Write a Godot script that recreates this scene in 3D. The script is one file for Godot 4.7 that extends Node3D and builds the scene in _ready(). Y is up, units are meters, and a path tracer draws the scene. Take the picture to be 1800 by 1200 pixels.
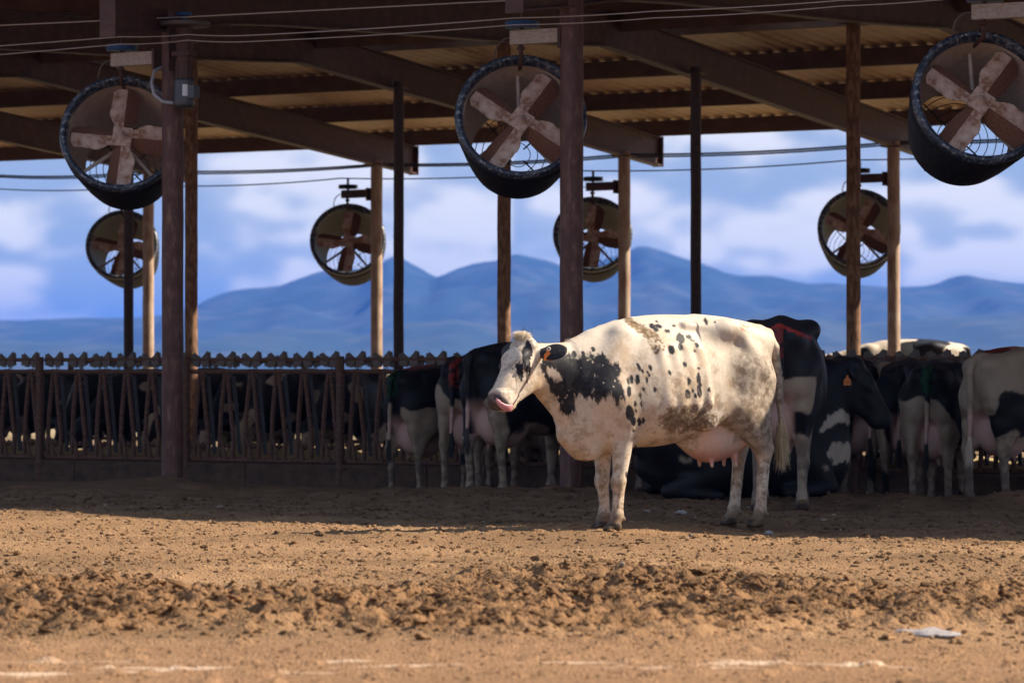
extends Node3D
# A dairy corral: one cow in the sun in front of a long cattle shade, with fans, a headlock fence and far mountains.
# Metres, y up. The camera stands at x 0, z 0 and looks towards -z. The shade's rows of poles run along ROW, its depth along DEEP.

const EYE := 1.15                                   # height of the lens above the corral
const ROW := Vector3(0.8739, 0.0, 0.4861)           # to the right and nearer
const DEEP := Vector3(0.4861, 0.0, -0.8739)         # across the shade, away from the corral
const BAY := 4.35
const ROOF_SLOPE := 0.075

var mats := {}
var names := {}
var rng := RandomNumberGenerator.new()
var noise_a := FastNoiseLite.new()
var noise_b := FastNoiseLite.new()
var noise_c := FastNoiseLite.new()

# ---------------------------------------------------------------- mesh builder

class Shape:
	var v := PackedVector3Array()
	var n := PackedVector3Array()
	var c := PackedColorArray()
	var uv := PackedVector2Array()
	var ix := PackedInt32Array()
	var tint := Color.WHITE

	func put(p: Vector3, nn: Vector3, t := Vector2.ZERO) -> int:
		v.append(p); n.append(nn); c.append(tint); uv.append(t)
		return v.size() - 1

	func tri(a: int, b: int, d: int) -> void:          # front faces run clockwise
		var cr := (v[b] - v[a]).cross(v[d] - v[a])
		if cr.dot(n[a] + n[b] + n[d]) > 0.0:
			ix.append(a); ix.append(d); ix.append(b)
		else:
			ix.append(a); ix.append(b); ix.append(d)

	func quad(a: Vector3, b: Vector3, d: Vector3, e: Vector3, nn: Vector3) -> void:
		var i := put(a, nn, Vector2(0, 0)); put(b, nn, Vector2(1, 0)); put(d, nn, Vector2(1, 1)); put(e, nn, Vector2(0, 1))
		tri(i, i + 1, i + 2); tri(i, i + 2, i + 3)

	func box(t: Transform3D, s: Vector3) -> void:      # centred, with small chamfers on the long edges left to the eye of the light
		var h := s * 0.5
		for ax in 3:
			for sg in [-1.0, 1.0]:
				var nn := Vector3.ZERO; nn[ax] = sg
				var u := Vector3.ZERO; u[(ax + 1) % 3] = 1.0
				var w := Vector3.ZERO; w[(ax + 2) % 3] = 1.0
				var o: Vector3 = nn * h[ax]
				var uu: Vector3 = u * h[(ax + 1) % 3]
				var ww: Vector3 = w * h[(ax + 2) % 3]
				quad(t * (o - uu - ww), t * (o + uu - ww), t * (o + uu + ww), t * (o - uu + ww), (t.basis * nn).normalized())

	func bar(a: Vector3, b: Vector3, wide: float, high: float, up := Vector3.UP) -> void:   # a box from a to b
		var f := (b - a).normalized()
		var s := f.cross(up).normalized()
		var u := s.cross(f).normalized()
		box(Transform3D(Basis(s, u, f), (a + b) * 0.5), Vector3(wide, high, a.distance_to(b)))

	func tube(path: Array, radii: Array, sides := 10, capped := true) -> void:
		var first := v.size()
		var m := path.size()
		var side := Vector3.ZERO
		var length := 0.0
		for i in m:
			var f: Vector3
			if i == 0: f = path[1] - path[0]
			elif i == m - 1: f = path[m - 1] - path[m - 2]
			else: f = (path[i + 1] - path[i]).normalized() + (path[i] - path[i - 1]).normalized()
			f = f.normalized()
			if i == 0:
				side = f.cross(Vector3.UP if absf(f.y) < 0.9 else Vector3.RIGHT).normalized()
			else:
				side = (side - f * side.dot(f)).normalized()
				length += path[i].distance_to(path[i - 1])
			var up := side.cross(f)
			var r: float = radii[min(i, radii.size() - 1)]
			for k in sides + 1:
				var a := TAU * k / sides
				var d := side * cos(a) + up * sin(a)
				put(path[i] + d * r, d, Vector2(float(k) / sides, length))
		var w := sides + 1
		for i in m - 1:
			for k in sides:
				var a := first + i * w + k
				tri(a, a + 1, a + w + 1); tri(a, a + w + 1, a + w)
		if capped:
			for e in [0, m - 1]:
				var f: Vector3 = (path[0] - path[1]).normalized() if e == 0 else (path[m - 1] - path[m - 2]).normalized()
				var o := put(path[e], f)
				var ring := []
				for k in sides:
					ring.append(put(v[first + e * w + k], f))
				for k in sides:
					tri(o, ring[k], ring[(k + 1) % sides])

	func lathe(t: Transform3D, prof: Array, sides := 32, closed := false) -> void:   # prof: Vector2(radius, along z), turned round z
		var m := prof.size()
		var first := v.size()
		for i in m:
			var p0: Vector2 = prof[i - 1] if i > 0 else (prof[m - 1] if closed else prof[0])
			var p1: Vector2 = prof[(i + 1) % m] if i < m - 1 or closed else prof[m - 1]
			var d := (p1 - p0).normalized()
			var nn := Vector2(d.y, -d.x)
			for k in sides + 1:
				var a := TAU * k / sides
				var p := Vector3(cos(a) * prof[i].x, sin(a) * prof[i].x, prof[i].y)
				put(t * p, (t.basis * Vector3(cos(a) * nn.x, sin(a) * nn.x, nn.y)).normalized(), Vector2(float(k) / sides, float(i) / m))
		var w := sides + 1
		for i in (m if closed else m - 1):
			var j := (i + 1) % m
			for k in sides:
				tri(first + i * w + k, first + i * w + k + 1, first + j * w + k + 1)
				tri(first + i * w + k, first + j * w + k + 1, first + j * w + k)

	func ball(o: Vector3, r: Vector3, sides := 12, rings := 8) -> void:
		var first := v.size()
		for i in rings + 1:
			var a := PI * i / rings
			for k in sides + 1:
				var b := TAU * k / sides
				var d := Vector3(sin(a) * cos(b), cos(a), sin(a) * sin(b))
				put(o + d * r, (d / r).normalized())
		var w := sides + 1
		for i in rings:
			for k in sides:
				tri(first + i * w + k, first + i * w + k + 1, first + (i + 1) * w + k + 1)
				tri(first + i * w + k, first + (i + 1) * w + k + 1, first + (i + 1) * w + k)

	func mesh(with_color := false) -> ArrayMesh:
		var a := []
		a.resize(Mesh.ARRAY_MAX)
		a[Mesh.ARRAY_VERTEX] = v; a[Mesh.ARRAY_NORMAL] = n; a[Mesh.ARRAY_TEX_UV] = uv; a[Mesh.ARRAY_INDEX] = ix
		if with_color: a[Mesh.ARRAY_COLOR] = c
		var m := ArrayMesh.new()
		m.add_surface_from_arrays(Mesh.PRIMITIVE_TRIANGLES, a)
		return m

# ---------------------------------------------------------------- scene helpers

func numbered(called: String) -> String:
	var k: int = names.get(called, 0)
	names[called] = k + 1
	return called if k == 0 else "%s_%03d" % [called, k]

func tag(o: Node, label := "", category := "", group := "", kind := "") -> Node:
	if label: o.set_meta("label", label)
	if category: o.set_meta("category", category)
	if group: o.set_meta("group", group)
	if kind: o.set_meta("kind", kind)
	return o

func thing(called: String, label: String, category: String, t := Transform3D(), group := "") -> Node3D:
	var o := Node3D.new()
	o.name = numbered(called)
	add_child(o, true)
	o.transform = t
	tag(o, label, category, group)
	return o

func part(parent: Node, called: String, m: Mesh, mat: Material, t := Transform3D(), label := "") -> MeshInstance3D:
	var o := MeshInstance3D.new()
	o.name = numbered(called) if parent == self else called
	o.mesh = m
	o.material_override = mat
	o.transform = t
	if parent != self:
		var k := 0
		for ch in parent.get_children():
			if str(ch.name) == called or str(ch.name).begins_with(called + "_"):
				if str(ch.name) == called or str(ch.name).substr(called.length() + 1).is_valid_int(): k += 1
		if k: o.name = "%s_%03d" % [called, k]
	parent.add_child(o, true)
	if label: o.set_meta("label", label)
	return o

func structure(called: String, m: Mesh, mat: Material, label := "") -> MeshInstance3D:
	var o := part(self, called, m, mat)
	tag(o, label, "", "", "structure")
	return o

func noise_tex(freq: float, sd: int, ramp: Array, w := 512, kind := FastNoiseLite.TYPE_SIMPLEX_SMOOTH, octaves := 5) -> NoiseTexture2D:
	var f := FastNoiseLite.new()
	f.noise_type = kind; f.seed = sd; f.frequency = freq; f.fractal_octaves = octaves
	f.fractal_gain = 0.6
	var t := NoiseTexture2D.new()
	t.width = w; t.height = w; t.noise = f; t.seamless = true; t.seamless_blend_skirt = 0.2
	if ramp.size():
		var g := Gradient.new()
		var off := PackedFloat32Array(); var cols := PackedColorArray()
		for r in ramp:
			off.append(r[0]); cols.append(Color(r[1][0], r[1][1], r[1][2]).linear_to_srgb())
		g.offsets = off; g.colors = cols
		t.color_ramp = g
	return t

# a weathered surface: a colour ramp (linear colours) over noise, and fine relief, laid by three planes
func weathered(called: String, ramp: Array, metres: float, freq: float, sd: int, rough: float, relief := 0.0, relief_freq := 0.05, kind := FastNoiseLite.TYPE_SIMPLEX_SMOOTH, own_axes := false) -> StandardMaterial3D:
	var m := StandardMaterial3D.new()
	m.resource_name = called
	m.albedo_texture = noise_tex(freq, sd, ramp, 512, kind)
	m.uv1_triplanar = true
	m.uv1_world_triplanar = not own_axes
	m.uv1_scale = Vector3.ONE / metres
	m.roughness = rough
	if relief > 0.0:
		m.heightmap_enabled = true
		m.heightmap_texture = noise_tex(relief_freq, sd + 7, [], 512)
		m.heightmap_scale = relief
	mats[called] = m
	return m

func plain(called: String, c: Color, rough: float, metal := 0.0) -> StandardMaterial3D:
	var m := StandardMaterial3D.new()
	m.resource_name = called
	m.albedo_color = c.linear_to_srgb()
	m.roughness = rough; m.metallic = metal
	mats[called] = m
	return m

# a place on the shade's plan: metres along a row, and metres across the shade (counted from the camera)
func plan(along: float, across: float, y := 0.0) -> Vector3:
	return ROW * along + Vector3(0, y, -across / 0.8739)

const SLANT := 0.5562                                # along a frame, across the shade, "along" grows by this much a metre

func smooth(a: float, b: float, x: float) -> float:
	var t := clampf((x - a) / (b - a), 0.0, 1.0)
	return t * t * (3.0 - 2.0 * t)

# ---------------------------------------------------------------- the scene

func _ready() -> void:
	rng.seed = 11
	noise_a.seed = 3; noise_a.frequency = 1.0; noise_a.fractal_octaves = 4
	noise_b.seed = 8; noise_b.frequency = 1.0; noise_b.fractal_octaves = 2
	noise_c.seed = 21; noise_c.frequency = 1.0; noise_c.fractal_type = FastNoiseLite.FRACTAL_NONE
	# camera: a 117 mm lens on full frame, focused on the cow
	var cam := Camera3D.new()
	cam.name = "camera"
	var lens := CameraAttributesPhysical.new()
	lens.frustum_focal_length = 117.12
	lens.frustum_focus_distance = 23.9
	lens.exposure_aperture = 4.0
	lens.frustum_near = 0.5
	lens.frustum_far = 20000.0
	cam.attributes = lens
	cam.position = Vector3(0, EYE, 0)
	cam.rotation_degrees.x = 0.489
	add_child(cam)
	cam.current = true
	# sky and air
	var env := Environment.new()
	env.background_mode = Environment.BG_SKY
	var sky := Sky.new()
	var sm := PanoramaSkyMaterial.new()
	sm.panorama = ImageTexture.create_from_image(sky_image())
	sm.energy_multiplier = 1.0
	sky.sky_material = sm
	env.sky = sky
	env.tonemap_mode = Environment.TONE_MAPPER_LINEAR
	env.tonemap_exposure = 3.0
	env.sdfgi_enabled = true; env.ssao_enabled = true; env.ssil_enabled = true
	env.fog_enabled = true
	env.fog_density = 0.000098
	env.fog_light_color = Color(0.22, 0.52, 1.0)
	var we := WorldEnvironment.new()
	we.name = "world"
	we.environment = env
	add_child(we)
	# sun: from the right, a little behind the shade
	var sun := DirectionalLight3D.new()
	sun.name = "sun"
	sun.light_energy = 1.12
	sun.light_color = Color(1.0, 0.95, 0.87)
	sun.light_angular_distance = 0.5
	sun.shadow_enabled = true
	var to_sun := (DEEP * 0.714 + ROW * 0.95 + Vector3.UP).normalized()
	add_child(sun)
	sun.look_at_from_position(to_sun * 50.0, Vector3.ZERO)
	make_materials()
	ground_and_hills()
	shade_barn()
	fence_line()
	fans_and_ropes()
	animals()
	small_things()

func sky_image() -> Image:
	var w := 4096
	var h := 2048
	var im := Image.create(w, h, false, Image.FORMAT_RGBF)
	im.fill(Color(0.16, 0.19, 0.24))
	var f := FastNoiseLite.new()
	f.seed = 5; f.frequency = 1.0; f.fractal_octaves = 4; f.fractal_gain = 0.48
	var g := FastNoiseLite.new()
	g.seed = 14; g.frequency = 1.0; g.fractal_octaves = 3
	var j := 0
	while j < h / 2 + 6:
		var low := 0.5 - (j + 0.5) / h < 0.04
		var step := 1 if low else 16
		var el := (0.5 - (j + 0.5 * step) / h) * PI
		var up := maxf(0.0, sin(el))
		var k := pow(1.0 - up, 5.0)
		var base := Vector3(0.10, 0.14, 0.21).lerp(Vector3(0.165, 0.205, 0.262), k)
		for n in w / step:
			var az := ((n + 0.5) * step / w - 0.5) * TAU
			# clouds: flat banks low down, wider apart higher up
			var sx := az * 17.0
			var sy := el * 40.0
			var puff := f.get_noise_3d(sx, sy, 2.0)
			var a := puff * 0.8 + g.get_noise_3d(sx * 0.35, sy * 0.5, 7.0) * 0.7 + 0.26 * smooth(0.062, 0.036, el) - 0.05 * smooth(0.06, 0.085, el)
			var cover := smooth(-0.18, 0.28, a) * (0.30 + 0.64 * k)
			# lit from the right and above: brighter where the cloud thins that way
			var lit := 0.5 + 1.3 * (puff - f.get_noise_3d(sx + 0.12, sy + 0.16, 2.0)) + 0.35 * smooth(0.0, 0.5, a)
			var cl := Vector3(0.225, 0.250, 0.285).lerp(Vector3(0.40, 0.385, 0.37), smooth(0.2, 0.9, lit))
			var o := base.lerp(cl, cover)
			im.fill_rect(Rect2i(n * step, j, step, step), Color(o.x, o.y, o.z))
		j += step
	return im

func make_materials() -> void:
	weathered("pole_paint", [[0.0, [0.055, 0.020, 0.015]], [0.45, [0.085, 0.031, 0.022]], [0.6, [0.11, 0.045, 0.030]], [0.72, [0.16, 0.078, 0.052]], [1.0, [0.22, 0.13, 0.09]]], 0.8, 0.02, 2, 0.6, 0.12, 0.06)
	weathered("pole_rust", [[0.0, [0.075, 0.032, 0.016]], [0.45, [0.16, 0.075, 0.037]], [0.6, [0.25, 0.13, 0.068]], [1.0, [0.36, 0.22, 0.13]]], 0.6, 0.02, 5, 0.8, 0.2, 0.06)
	weathered("pole_pale", [[0.0, [0.17, 0.08, 0.045]], [0.4, [0.36, 0.24, 0.16]], [0.65, [0.46, 0.34, 0.25]], [1.0, [0.5, 0.4, 0.3]]], 0.9, 0.012, 6, 0.75, 0.15, 0.05)
	for k in ["pole_paint", "pole_rust", "pole_pale"]: mats[k].uv1_scale.y *= 0.3      # rust runs down a pole
	weathered("pole_dark", [[0.0, [0.028, 0.013, 0.010]], [0.6, [0.05, 0.024, 0.017]], [1.0, [0.10, 0.05, 0.03]]], 0.6, 0.015, 9, 0.7, 0.15)
	weathered("red_steel", [[0.0, [0.036, 0.014, 0.009]], [0.5, [0.064, 0.025, 0.016]], [0.75, [0.09, 0.038, 0.024]], [1.0, [0.13, 0.065, 0.042]]], 1.1, 0.012, 12, 0.65, 0.1)
	weathered("purlin_steel", [[0.0, [0.075, 0.042, 0.024]], [0.5, [0.12, 0.070, 0.040]], [1.0, [0.18, 0.11, 0.065]]], 1.4, 0.01, 15, 0.7)
	weathered("roof_sheet", [[0.0, [0.42, 0.27, 0.15]], [0.5, [0.54, 0.36, 0.21]], [1.0, [0.62, 0.45, 0.29]]], 1.6, 0.012, 18, 0.6, 0.05)
	weathered("fence_steel", [[0.0, [0.055, 0.025, 0.016]], [0.4, [0.11, 0.05, 0.031]], [0.62, [0.165, 0.08, 0.049]], [1.0, [0.26, 0.15, 0.10]]], 0.5, 0.02, 22, 0.72, 0.1)
	weathered("fence_dark", [[0.0, [0.022, 0.02, 0.024]], [0.5, [0.04, 0.036, 0.04]], [1.0, [0.08, 0.065, 0.06]]], 0.5, 0.02, 23, 0.6)
	weathered("fence_lock", [[0.0, [0.07, 0.055, 0.046]], [0.5, [0.14, 0.11, 0.09]], [1.0, [0.22, 0.18, 0.15]]], 0.4, 0.02, 24, 0.6)
	weathered("concrete", [[0.0, [0.05, 0.029, 0.019]], [0.5, [0.10, 0.06, 0.04]], [1.0, [0.17, 0.11, 0.075]]], 1.2, 0.012, 26, 0.92, 0.3)
	weathered("fan_shell", [[0.0, [0.012, 0.014, 0.019]], [0.5, [0.020, 0.022, 0.028]], [0.7, [0.030, 0.029, 0.030]], [0.86, [0.07, 0.065, 0.06]], [1.0, [0.14, 0.13, 0.12]]], 0.7, 0.016, 31, 0.72, 0.03, 0.05, FastNoiseLite.TYPE_SIMPLEX_SMOOTH, true)
	weathered("fan_lip", [[0.0, [0.012, 0.02, 0.038]], [0.50, [0.016, 0.025, 0.045]], [0.58, [0.03, 0.04, 0.06]], [0.66, [0.30, 0.30, 0.31]], [1.0, [0.55, 0.54, 0.53]]], 0.6, 0.022, 33, 0.35, 0.03, 0.05, FastNoiseLite.TYPE_SIMPLEX_SMOOTH, true)
	weathered("fan_dust", [[0.0, [0.40, 0.30, 0.24]], [0.5, [0.54, 0.43, 0.36]], [1.0, [0.64, 0.54, 0.46]]], 0.6, 0.012, 35, 0.95, 0.1, 0.06, FastNoiseLite.TYPE_SIMPLEX_SMOOTH, true)
	weathered("blade", [[0.0, [0.22, 0.10, 0.06]], [0.26, [0.30, 0.155, 0.10]], [0.42, [0.46, 0.31, 0.24]], [0.7, [0.55, 0.39, 0.315]], [1.0, [0.62, 0.47, 0.40]]], 0.9, 0.012, 37, 0.95, 0.15, 0.05, FastNoiseLite.TYPE_SIMPLEX_SMOOTH, true)
	weathered("blade_rust", [[0.0, [0.10, 0.035, 0.018]], [0.5, [0.17, 0.068, 0.035]], [0.72, [0.25, 0.12, 0.075]], [1.0, [0.40, 0.26, 0.2]]], 0.3, 0.03, 38, 0.9, 0.5, 0.05, FastNoiseLite.TYPE_SIMPLEX_SMOOTH, true)
	weathered("far_liner", [[0.0, [0.025, 0.02, 0.018]], [0.6, [0.05, 0.04, 0.033]], [1.0, [0.11, 0.08, 0.06]]], 0.6, 0.012, 36, 0.6, 0.0, 0.06, FastNoiseLite.TYPE_SIMPLEX_SMOOTH, true)
	weathered("bracket", [[0.0, [0.24, 0.15, 0.10]], [0.4, [0.36, 0.29, 0.24]], [1.0, [0.5, 0.44, 0.38]]], 0.4, 0.02, 41, 0.7, 0.05)
	weathered("wire", [[0.0, [0.07, 0.05, 0.045]], [1.0, [0.15, 0.12, 0.1]]], 0.3, 0.03, 43, 0.6)
	plain("lid", Color(0.06, 0.05, 0.05), 0.6)
	mats.fan_shell.metallic_specular = 0.25
	plain("guard_wire", Color(0.03, 0.026, 0.025), 0.5, 0.3)
	plain("far_cable", Color(0.02, 0.022, 0.028), 0.6)
	plain("rope", Color(0.42, 0.36, 0.31), 0.85)
	plain("blue_coil", Color(0.035, 0.10, 0.24), 0.5)
	plain("motor_grey", Color(0.055, 0.06, 0.07), 0.45)
	plain("white_sticker", Color(0.62, 0.62, 0.64), 0.5)
	plain("grey_hose", Color(0.33, 0.32, 0.34), 0.5)
	# dirt: one texture of grains over the ground's own vertex colours
	var d := StandardMaterial3D.new()
	d.resource_name = "corral_dirt"
	d.vertex_color_use_as_albedo = true
	d.albedo_texture = noise_tex(0.035, 51, [[0.0, [0.45, 0.43, 0.42]], [0.4, [0.82, 0.8, 0.78]], [0.62, [1.0, 1.0, 1.0]], [1.0, [1.0, 1.0, 1.0]]], 1024)
	d.uv1_triplanar = true; d.uv1_world_triplanar = true
	d.uv1_scale = Vector3.ONE / 1.3
	d.roughness = 0.97
	d.metallic_specular = 0.25
	d.heightmap_enabled = true
	d.heightmap_texture = noise_tex(0.06, 52, [], 1024)
	d.heightmap_scale = 1.6
	mats["dirt"] = d
	var cl := StandardMaterial3D.new()
	cl.resource_name = "dirt_clod"
	cl.vertex_color_use_as_albedo = true
	cl.albedo_texture = noise_tex(0.05, 54, [[0.0, [0.42, 0.40, 0.38]], [0.45, [0.85, 0.84, 0.83]], [1.0, [1.0, 1.0, 1.0]]], 512)
	cl.uv1_triplanar = true; cl.uv1_world_triplanar = true
	cl.uv1_scale = Vector3.ONE / 0.35
	cl.heightmap_enabled = true
	cl.heightmap_texture = noise_tex(0.07, 55, [], 512)
	cl.heightmap_scale = 1.0
	cl.roughness = 0.98
	cl.metallic_specular = 0.2
	mats["clod"] = cl
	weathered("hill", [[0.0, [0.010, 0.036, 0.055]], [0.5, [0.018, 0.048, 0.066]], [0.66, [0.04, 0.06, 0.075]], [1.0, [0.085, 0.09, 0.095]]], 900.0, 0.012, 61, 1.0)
	weathered("plain_land", [[0.0, [0.30, 0.24, 0.13]], [0.5, [0.40, 0.33, 0.19]], [1.0, [0.46, 0.39, 0.24]]], 60.0, 0.02, 63, 1.0)

# ---------------------------------------------------------------- ground, hills

func loose(x: float, z: float) -> float:              # how far the soil is turned over: a broad band across the near corral
	var d := -z + 1.1 * noise_c.get_noise_2d(x * 0.45, z * 0.3) + 0.5 * noise_c.get_noise_2d(x * 1.3, z * 1.1)
	return smooth(13.6, 14.9, d) * smooth(18.9, 16.3, d)

func muck_and_shade(x: float, z: float) -> float:             # trodden muck, with shade painted in: darker from the roof's shadow edge back
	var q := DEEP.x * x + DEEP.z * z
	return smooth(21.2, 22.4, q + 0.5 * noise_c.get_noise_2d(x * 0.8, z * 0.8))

func ground_y(x: float, z: float) -> float:
	var q := DEEP.x * x + DEEP.z * z
	var h := 0.02 * smooth(22.0, 26.4, q) - 0.21 * smooth(26.8, 30.9, q)
	if q > 31.0: h = -0.19
	if q > 43.0: h = lerpf(-0.19, -0.02, smooth(43.0, 46.0, q))
	var d := -z
	if d > 60.0: return h + 0.12 * noise_c.get_noise_2d(x * 0.02, z * 0.02)
	h += 0.035 * noise_c.get_noise_2d(x * 0.33, z * 0.33)
	if d < 33.0:
		var l := loose(x, z)
		if l > 0.01:
			var wx := x + 0.12 * noise_b.get_noise_2d(x * 2.0, z * 2.0)
			var wz := z + 0.12 * noise_b.get_noise_2d(x * 2.0 + 9.0, z * 2.0)
			var big := 1.0 - absf(noise_b.get_noise_2d(wx * 1.15, wz * 0.8)) * 2.2
			var mid := 1.0 - absf(noise_b.get_noise_2d(wx * 3.2, wz * 2.4 + 40.0)) * 2.4
			h += l * (0.03 + 0.052 * maxf(0.0, big) * (0.5 + 0.5 * noise_c.get_noise_2d(x * 0.6, z * 0.6 + 3.0)) + 0.05 * maxf(0.0, mid))
			h += l * (0.038 * noise_b.get_noise_2d(x * 8.0, z * 6.0) + 0.016 * absf(noise_b.get_noise_2d(x * 17.0, z * 14.0)) + 0.007 * noise_b.get_noise_2d(x * 31.0, z * 26.0))
		var g := muck_and_shade(x, z)
		var rough := lerpf(0.006, 0.020, g)
		if d > 13.0: h += rough * (noise_b.get_noise_2d(x * 7.0, z * 7.0) + 0.8 * maxf(0.0, noise_b.get_noise_2d(x * 3.1, z * 3.1 + 17.0)))
		else: h += 0.004 * noise_b.get_noise_2d(x * 7.0, z * 7.0)
		h += 0.02 * (1.0 - g) * (1.0 - l) * smooth(0.35, 0.7, noise_b.get_noise_2d(x * 4.2 + 31.0, z * 4.2))
		if q > 24.0 and q < 27.5:                     # muck banked up along the first row of poles
			h += 0.035 * smooth(24.6, 26.2, q) * (0.5 + noise_b.get_noise_2d(x * 1.6, z * 1.6))
			for k in 4:
				var p := plan((0.141 + k - 1) * BAY, 26.4)
				var r := Vector2(x - p.x, z - p.z).length()
				h += 0.07 * smooth(0.5, 0.1, r)
	return h

func ground_tint(x: float, z: float) -> Color:
	var q := DEEP.x * x + DEEP.z * z
	var d := -z
	var tan_soil := Vector3(0.285, 0.168, 0.088)
	var n := noise_a.get_noise_2d(x * 0.5, z * 0.5)
	var c := tan_soil * (1.0 + 0.30 * n + 0.22 * noise_c.get_noise_2d(x * 0.18, z * 0.45 + 9.0))
	c = c.lerp(Vector3(0.37, 0.228, 0.124), smooth(0.1, 0.5, noise_a.get_noise_2d(x * 0.25, z * 1.1 + 70.0)) * 0.7)
	var l := loose(x, z)
	if l > 0.0: c = c.lerp(Vector3(0.215, 0.117, 0.057) * (1.0 + 0.5 * noise_a.get_noise_2d(x * 2.5, z * 2.5)), l * 0.85)
	if d < 14.2:                                      # worn wheel track, with pale scuffs
		var track := smooth(14.2, 13.6, d)
		c = c.lerp(Vector3(0.305, 0.172, 0.092), track * 0.7)
		var scuff := smooth(0.22, 0.42, noise_a.get_noise_2d(x * 0.9, z * 5.0 + 11.0)) * (smooth(12.65, 12.8, d) * smooth(13.25, 13.05, d))
		c = c.lerp(Vector3(0.68, 0.50, 0.36), scuff * 0.85)
	var m := muck_and_shade(x, z)
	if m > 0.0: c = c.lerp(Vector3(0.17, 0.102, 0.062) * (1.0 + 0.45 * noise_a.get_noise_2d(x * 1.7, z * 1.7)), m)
	if q > 43.0: c = c.lerp(Vector3(0.40, 0.32, 0.19), smooth(43.0, 50.0, q))
	if d > 300.0: c = c.lerp(Vector3(0.22, 0.20, 0.13), smooth(300.0, 1500.0, d))
	return Color(c.x, c.y, c.z)

func sheet(s: Shape, xs: PackedFloat32Array, zs: PackedFloat32Array, drop: Callable) -> void:
	var first := s.v.size()
	var w := xs.size()
	for z in zs:
		for x in xs:
			s.v.append(Vector3(x, ground_y(x, z) - float(drop.call(x, z)), z))
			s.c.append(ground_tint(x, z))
			s.uv.append(Vector2(x, z))
			s.n.append(Vector3.UP)
	for j in zs.size():
		for i in w:
			var i0 := maxi(i - 1, 0); var i1 := mini(i + 1, w - 1)
			var j0 := maxi(j - 1, 0); var j1 := mini(j + 1, zs.size() - 1)
			var a := s.v[first + j * w + i1] - s.v[first + j * w + i0]
			var b := s.v[first + j1 * w + i] - s.v[first + j0 * w + i]
			var nn := a.cross(b).normalized()
			s.n[first + j * w + i] = nn if nn.y > 0.0 else -nn
	for j in zs.size() - 1:
		for i in w - 1:
			var a := first + j * w + i
			s.tri(a, a + 1, a + w + 1); s.tri(a, a + w + 1, a + w)

func steps(a: float, b: float, st: float) -> PackedFloat32Array:
	var o := PackedFloat32Array()
	var k := int(round((b - a) / st))
	for i in k + 1: o.append(a + (b - a) * i / k)
	return o

func ground_and_hills() -> void:
	var s := Shape.new()
	var none := func(_x: float, _z: float) -> float: return 0.0
	sheet(s, steps(-5.0, 5.0, 0.026), steps(-19.0, -11.4, 0.026), none)
	sheet(s, steps(-7.6, 7.6, 0.042), steps(-32.0, -19.0, 0.04), none)
	var far := PackedFloat32Array()
	var side := PackedFloat32Array()
	var y := 0.8
	var at := 32.0
	while at < 14000.0:
		far.append(-at); at += y; y *= 1.13
	var zs := PackedFloat32Array()
	for k in range(far.size() - 1, -1, -1): zs.append(far[k])
	for k in range(1, 57): zs.append(-32.0 + k * 0.75)
	at = 12.0; y = 0.8
	while at < 16000.0:
		side.append(at); at += y; y *= 1.16
	var xs := PackedFloat32Array()
	for k in range(side.size() - 1, -1, -1): xs.append(-side[k])
	for x in steps(-11.2, 11.2, 0.7): xs.append(x)
	for x in side: xs.append(x)
	sheet(s, xs, zs, func(x: float, z: float) -> float:
		var e := 0.0
		if z > -19.0 and z < -11.4: e = minf(5.0 - absf(x), minf(z + 21.0, -11.4 - z))
		elif z <= -19.0 and z > -32.0: e = minf(7.6 - absf(x), z + 32.0)
		return 0.3 * smooth(0.75, 1.6, e))
	structure("ground", s.mesh(true), mats.dirt, "bare tan dirt of the corral, darker with muck and painted shade inside the roof shadow")
	clods()
	hills()

func lump(sd: int, sides: int, rings: int, rough: float) -> ArrayMesh:
	var p := []
	for i in rings + 1:
		var a := PI * i / rings
		for k in sides + 1:
			var b := TAU * (k % sides) / sides
			var d := Vector3(sin(a) * cos(b), cos(a), sin(a) * sin(b))
			if i == 0 or i == rings: d = Vector3(0, cos(a), 0)
			var r := 1.0 + rough * (noise_b.get_noise_3d(d.x * 1.1 + sd * 5.0, d.y * 1.1, d.z * 1.1) * 1.6 + 0.35 * noise_b.get_noise_3d(d.x * 3.6, d.y * 3.6 + sd * 3.0, d.z * 3.6))
			p.append(d * maxf(r, 0.25) * Vector3(1.0, 0.70, 1.0))
	var s := Shape.new()
	var w := sides + 1
	for i in rings:
		for k in sides:
			for t in [[0, 1, w + 1], [0, w + 1, w]]:
				var a: Vector3 = p[i * w + k + t[0]]
				var b: Vector3 = p[i * w + k + t[1]]
				var c: Vector3 = p[i * w + k + t[2]]
				var n := (b - a).cross(c - a)
				if n.length() < 1e-7: continue
				n = n.normalized()
				if n.dot(a + b + c) < 0.0: n = -n
				var at := s.put(a, (n + a.normalized() * 0.6).normalized()); s.put(b, (n + b.normalized() * 0.6).normalized()); s.put(c, (n + c.normalized() * 0.6).normalized())
				s.tri(at, at + 1, at + 2)
	return s.mesh()

func scatter(called: String, m: Mesh, count: int, sd: int, place: Callable) -> void:
	var r := RandomNumberGenerator.new()
	r.seed = sd
	var mm := MultiMesh.new()
	mm.transform_format = MultiMesh.TRANSFORM_3D
	mm.use_colors = true
	mm.mesh = m
	var ts := []
	var cs := []
	for i in count:
		var o: Array = place.call(r)
		if o.is_empty(): continue
		ts.append(o[0]); cs.append(o[1])
	mm.instance_count = ts.size()
	for i in ts.size():
		mm.set_instance_transform(i, ts[i]); mm.set_instance_color(i, cs[i])
	var o := MultiMeshInstance3D.new()
	o.name = numbered(called)
	o.multimesh = mm
	o.material_override = mats.clod
	add_child(o, true)
	tag(o, "", "", "", "stuff")

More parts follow.
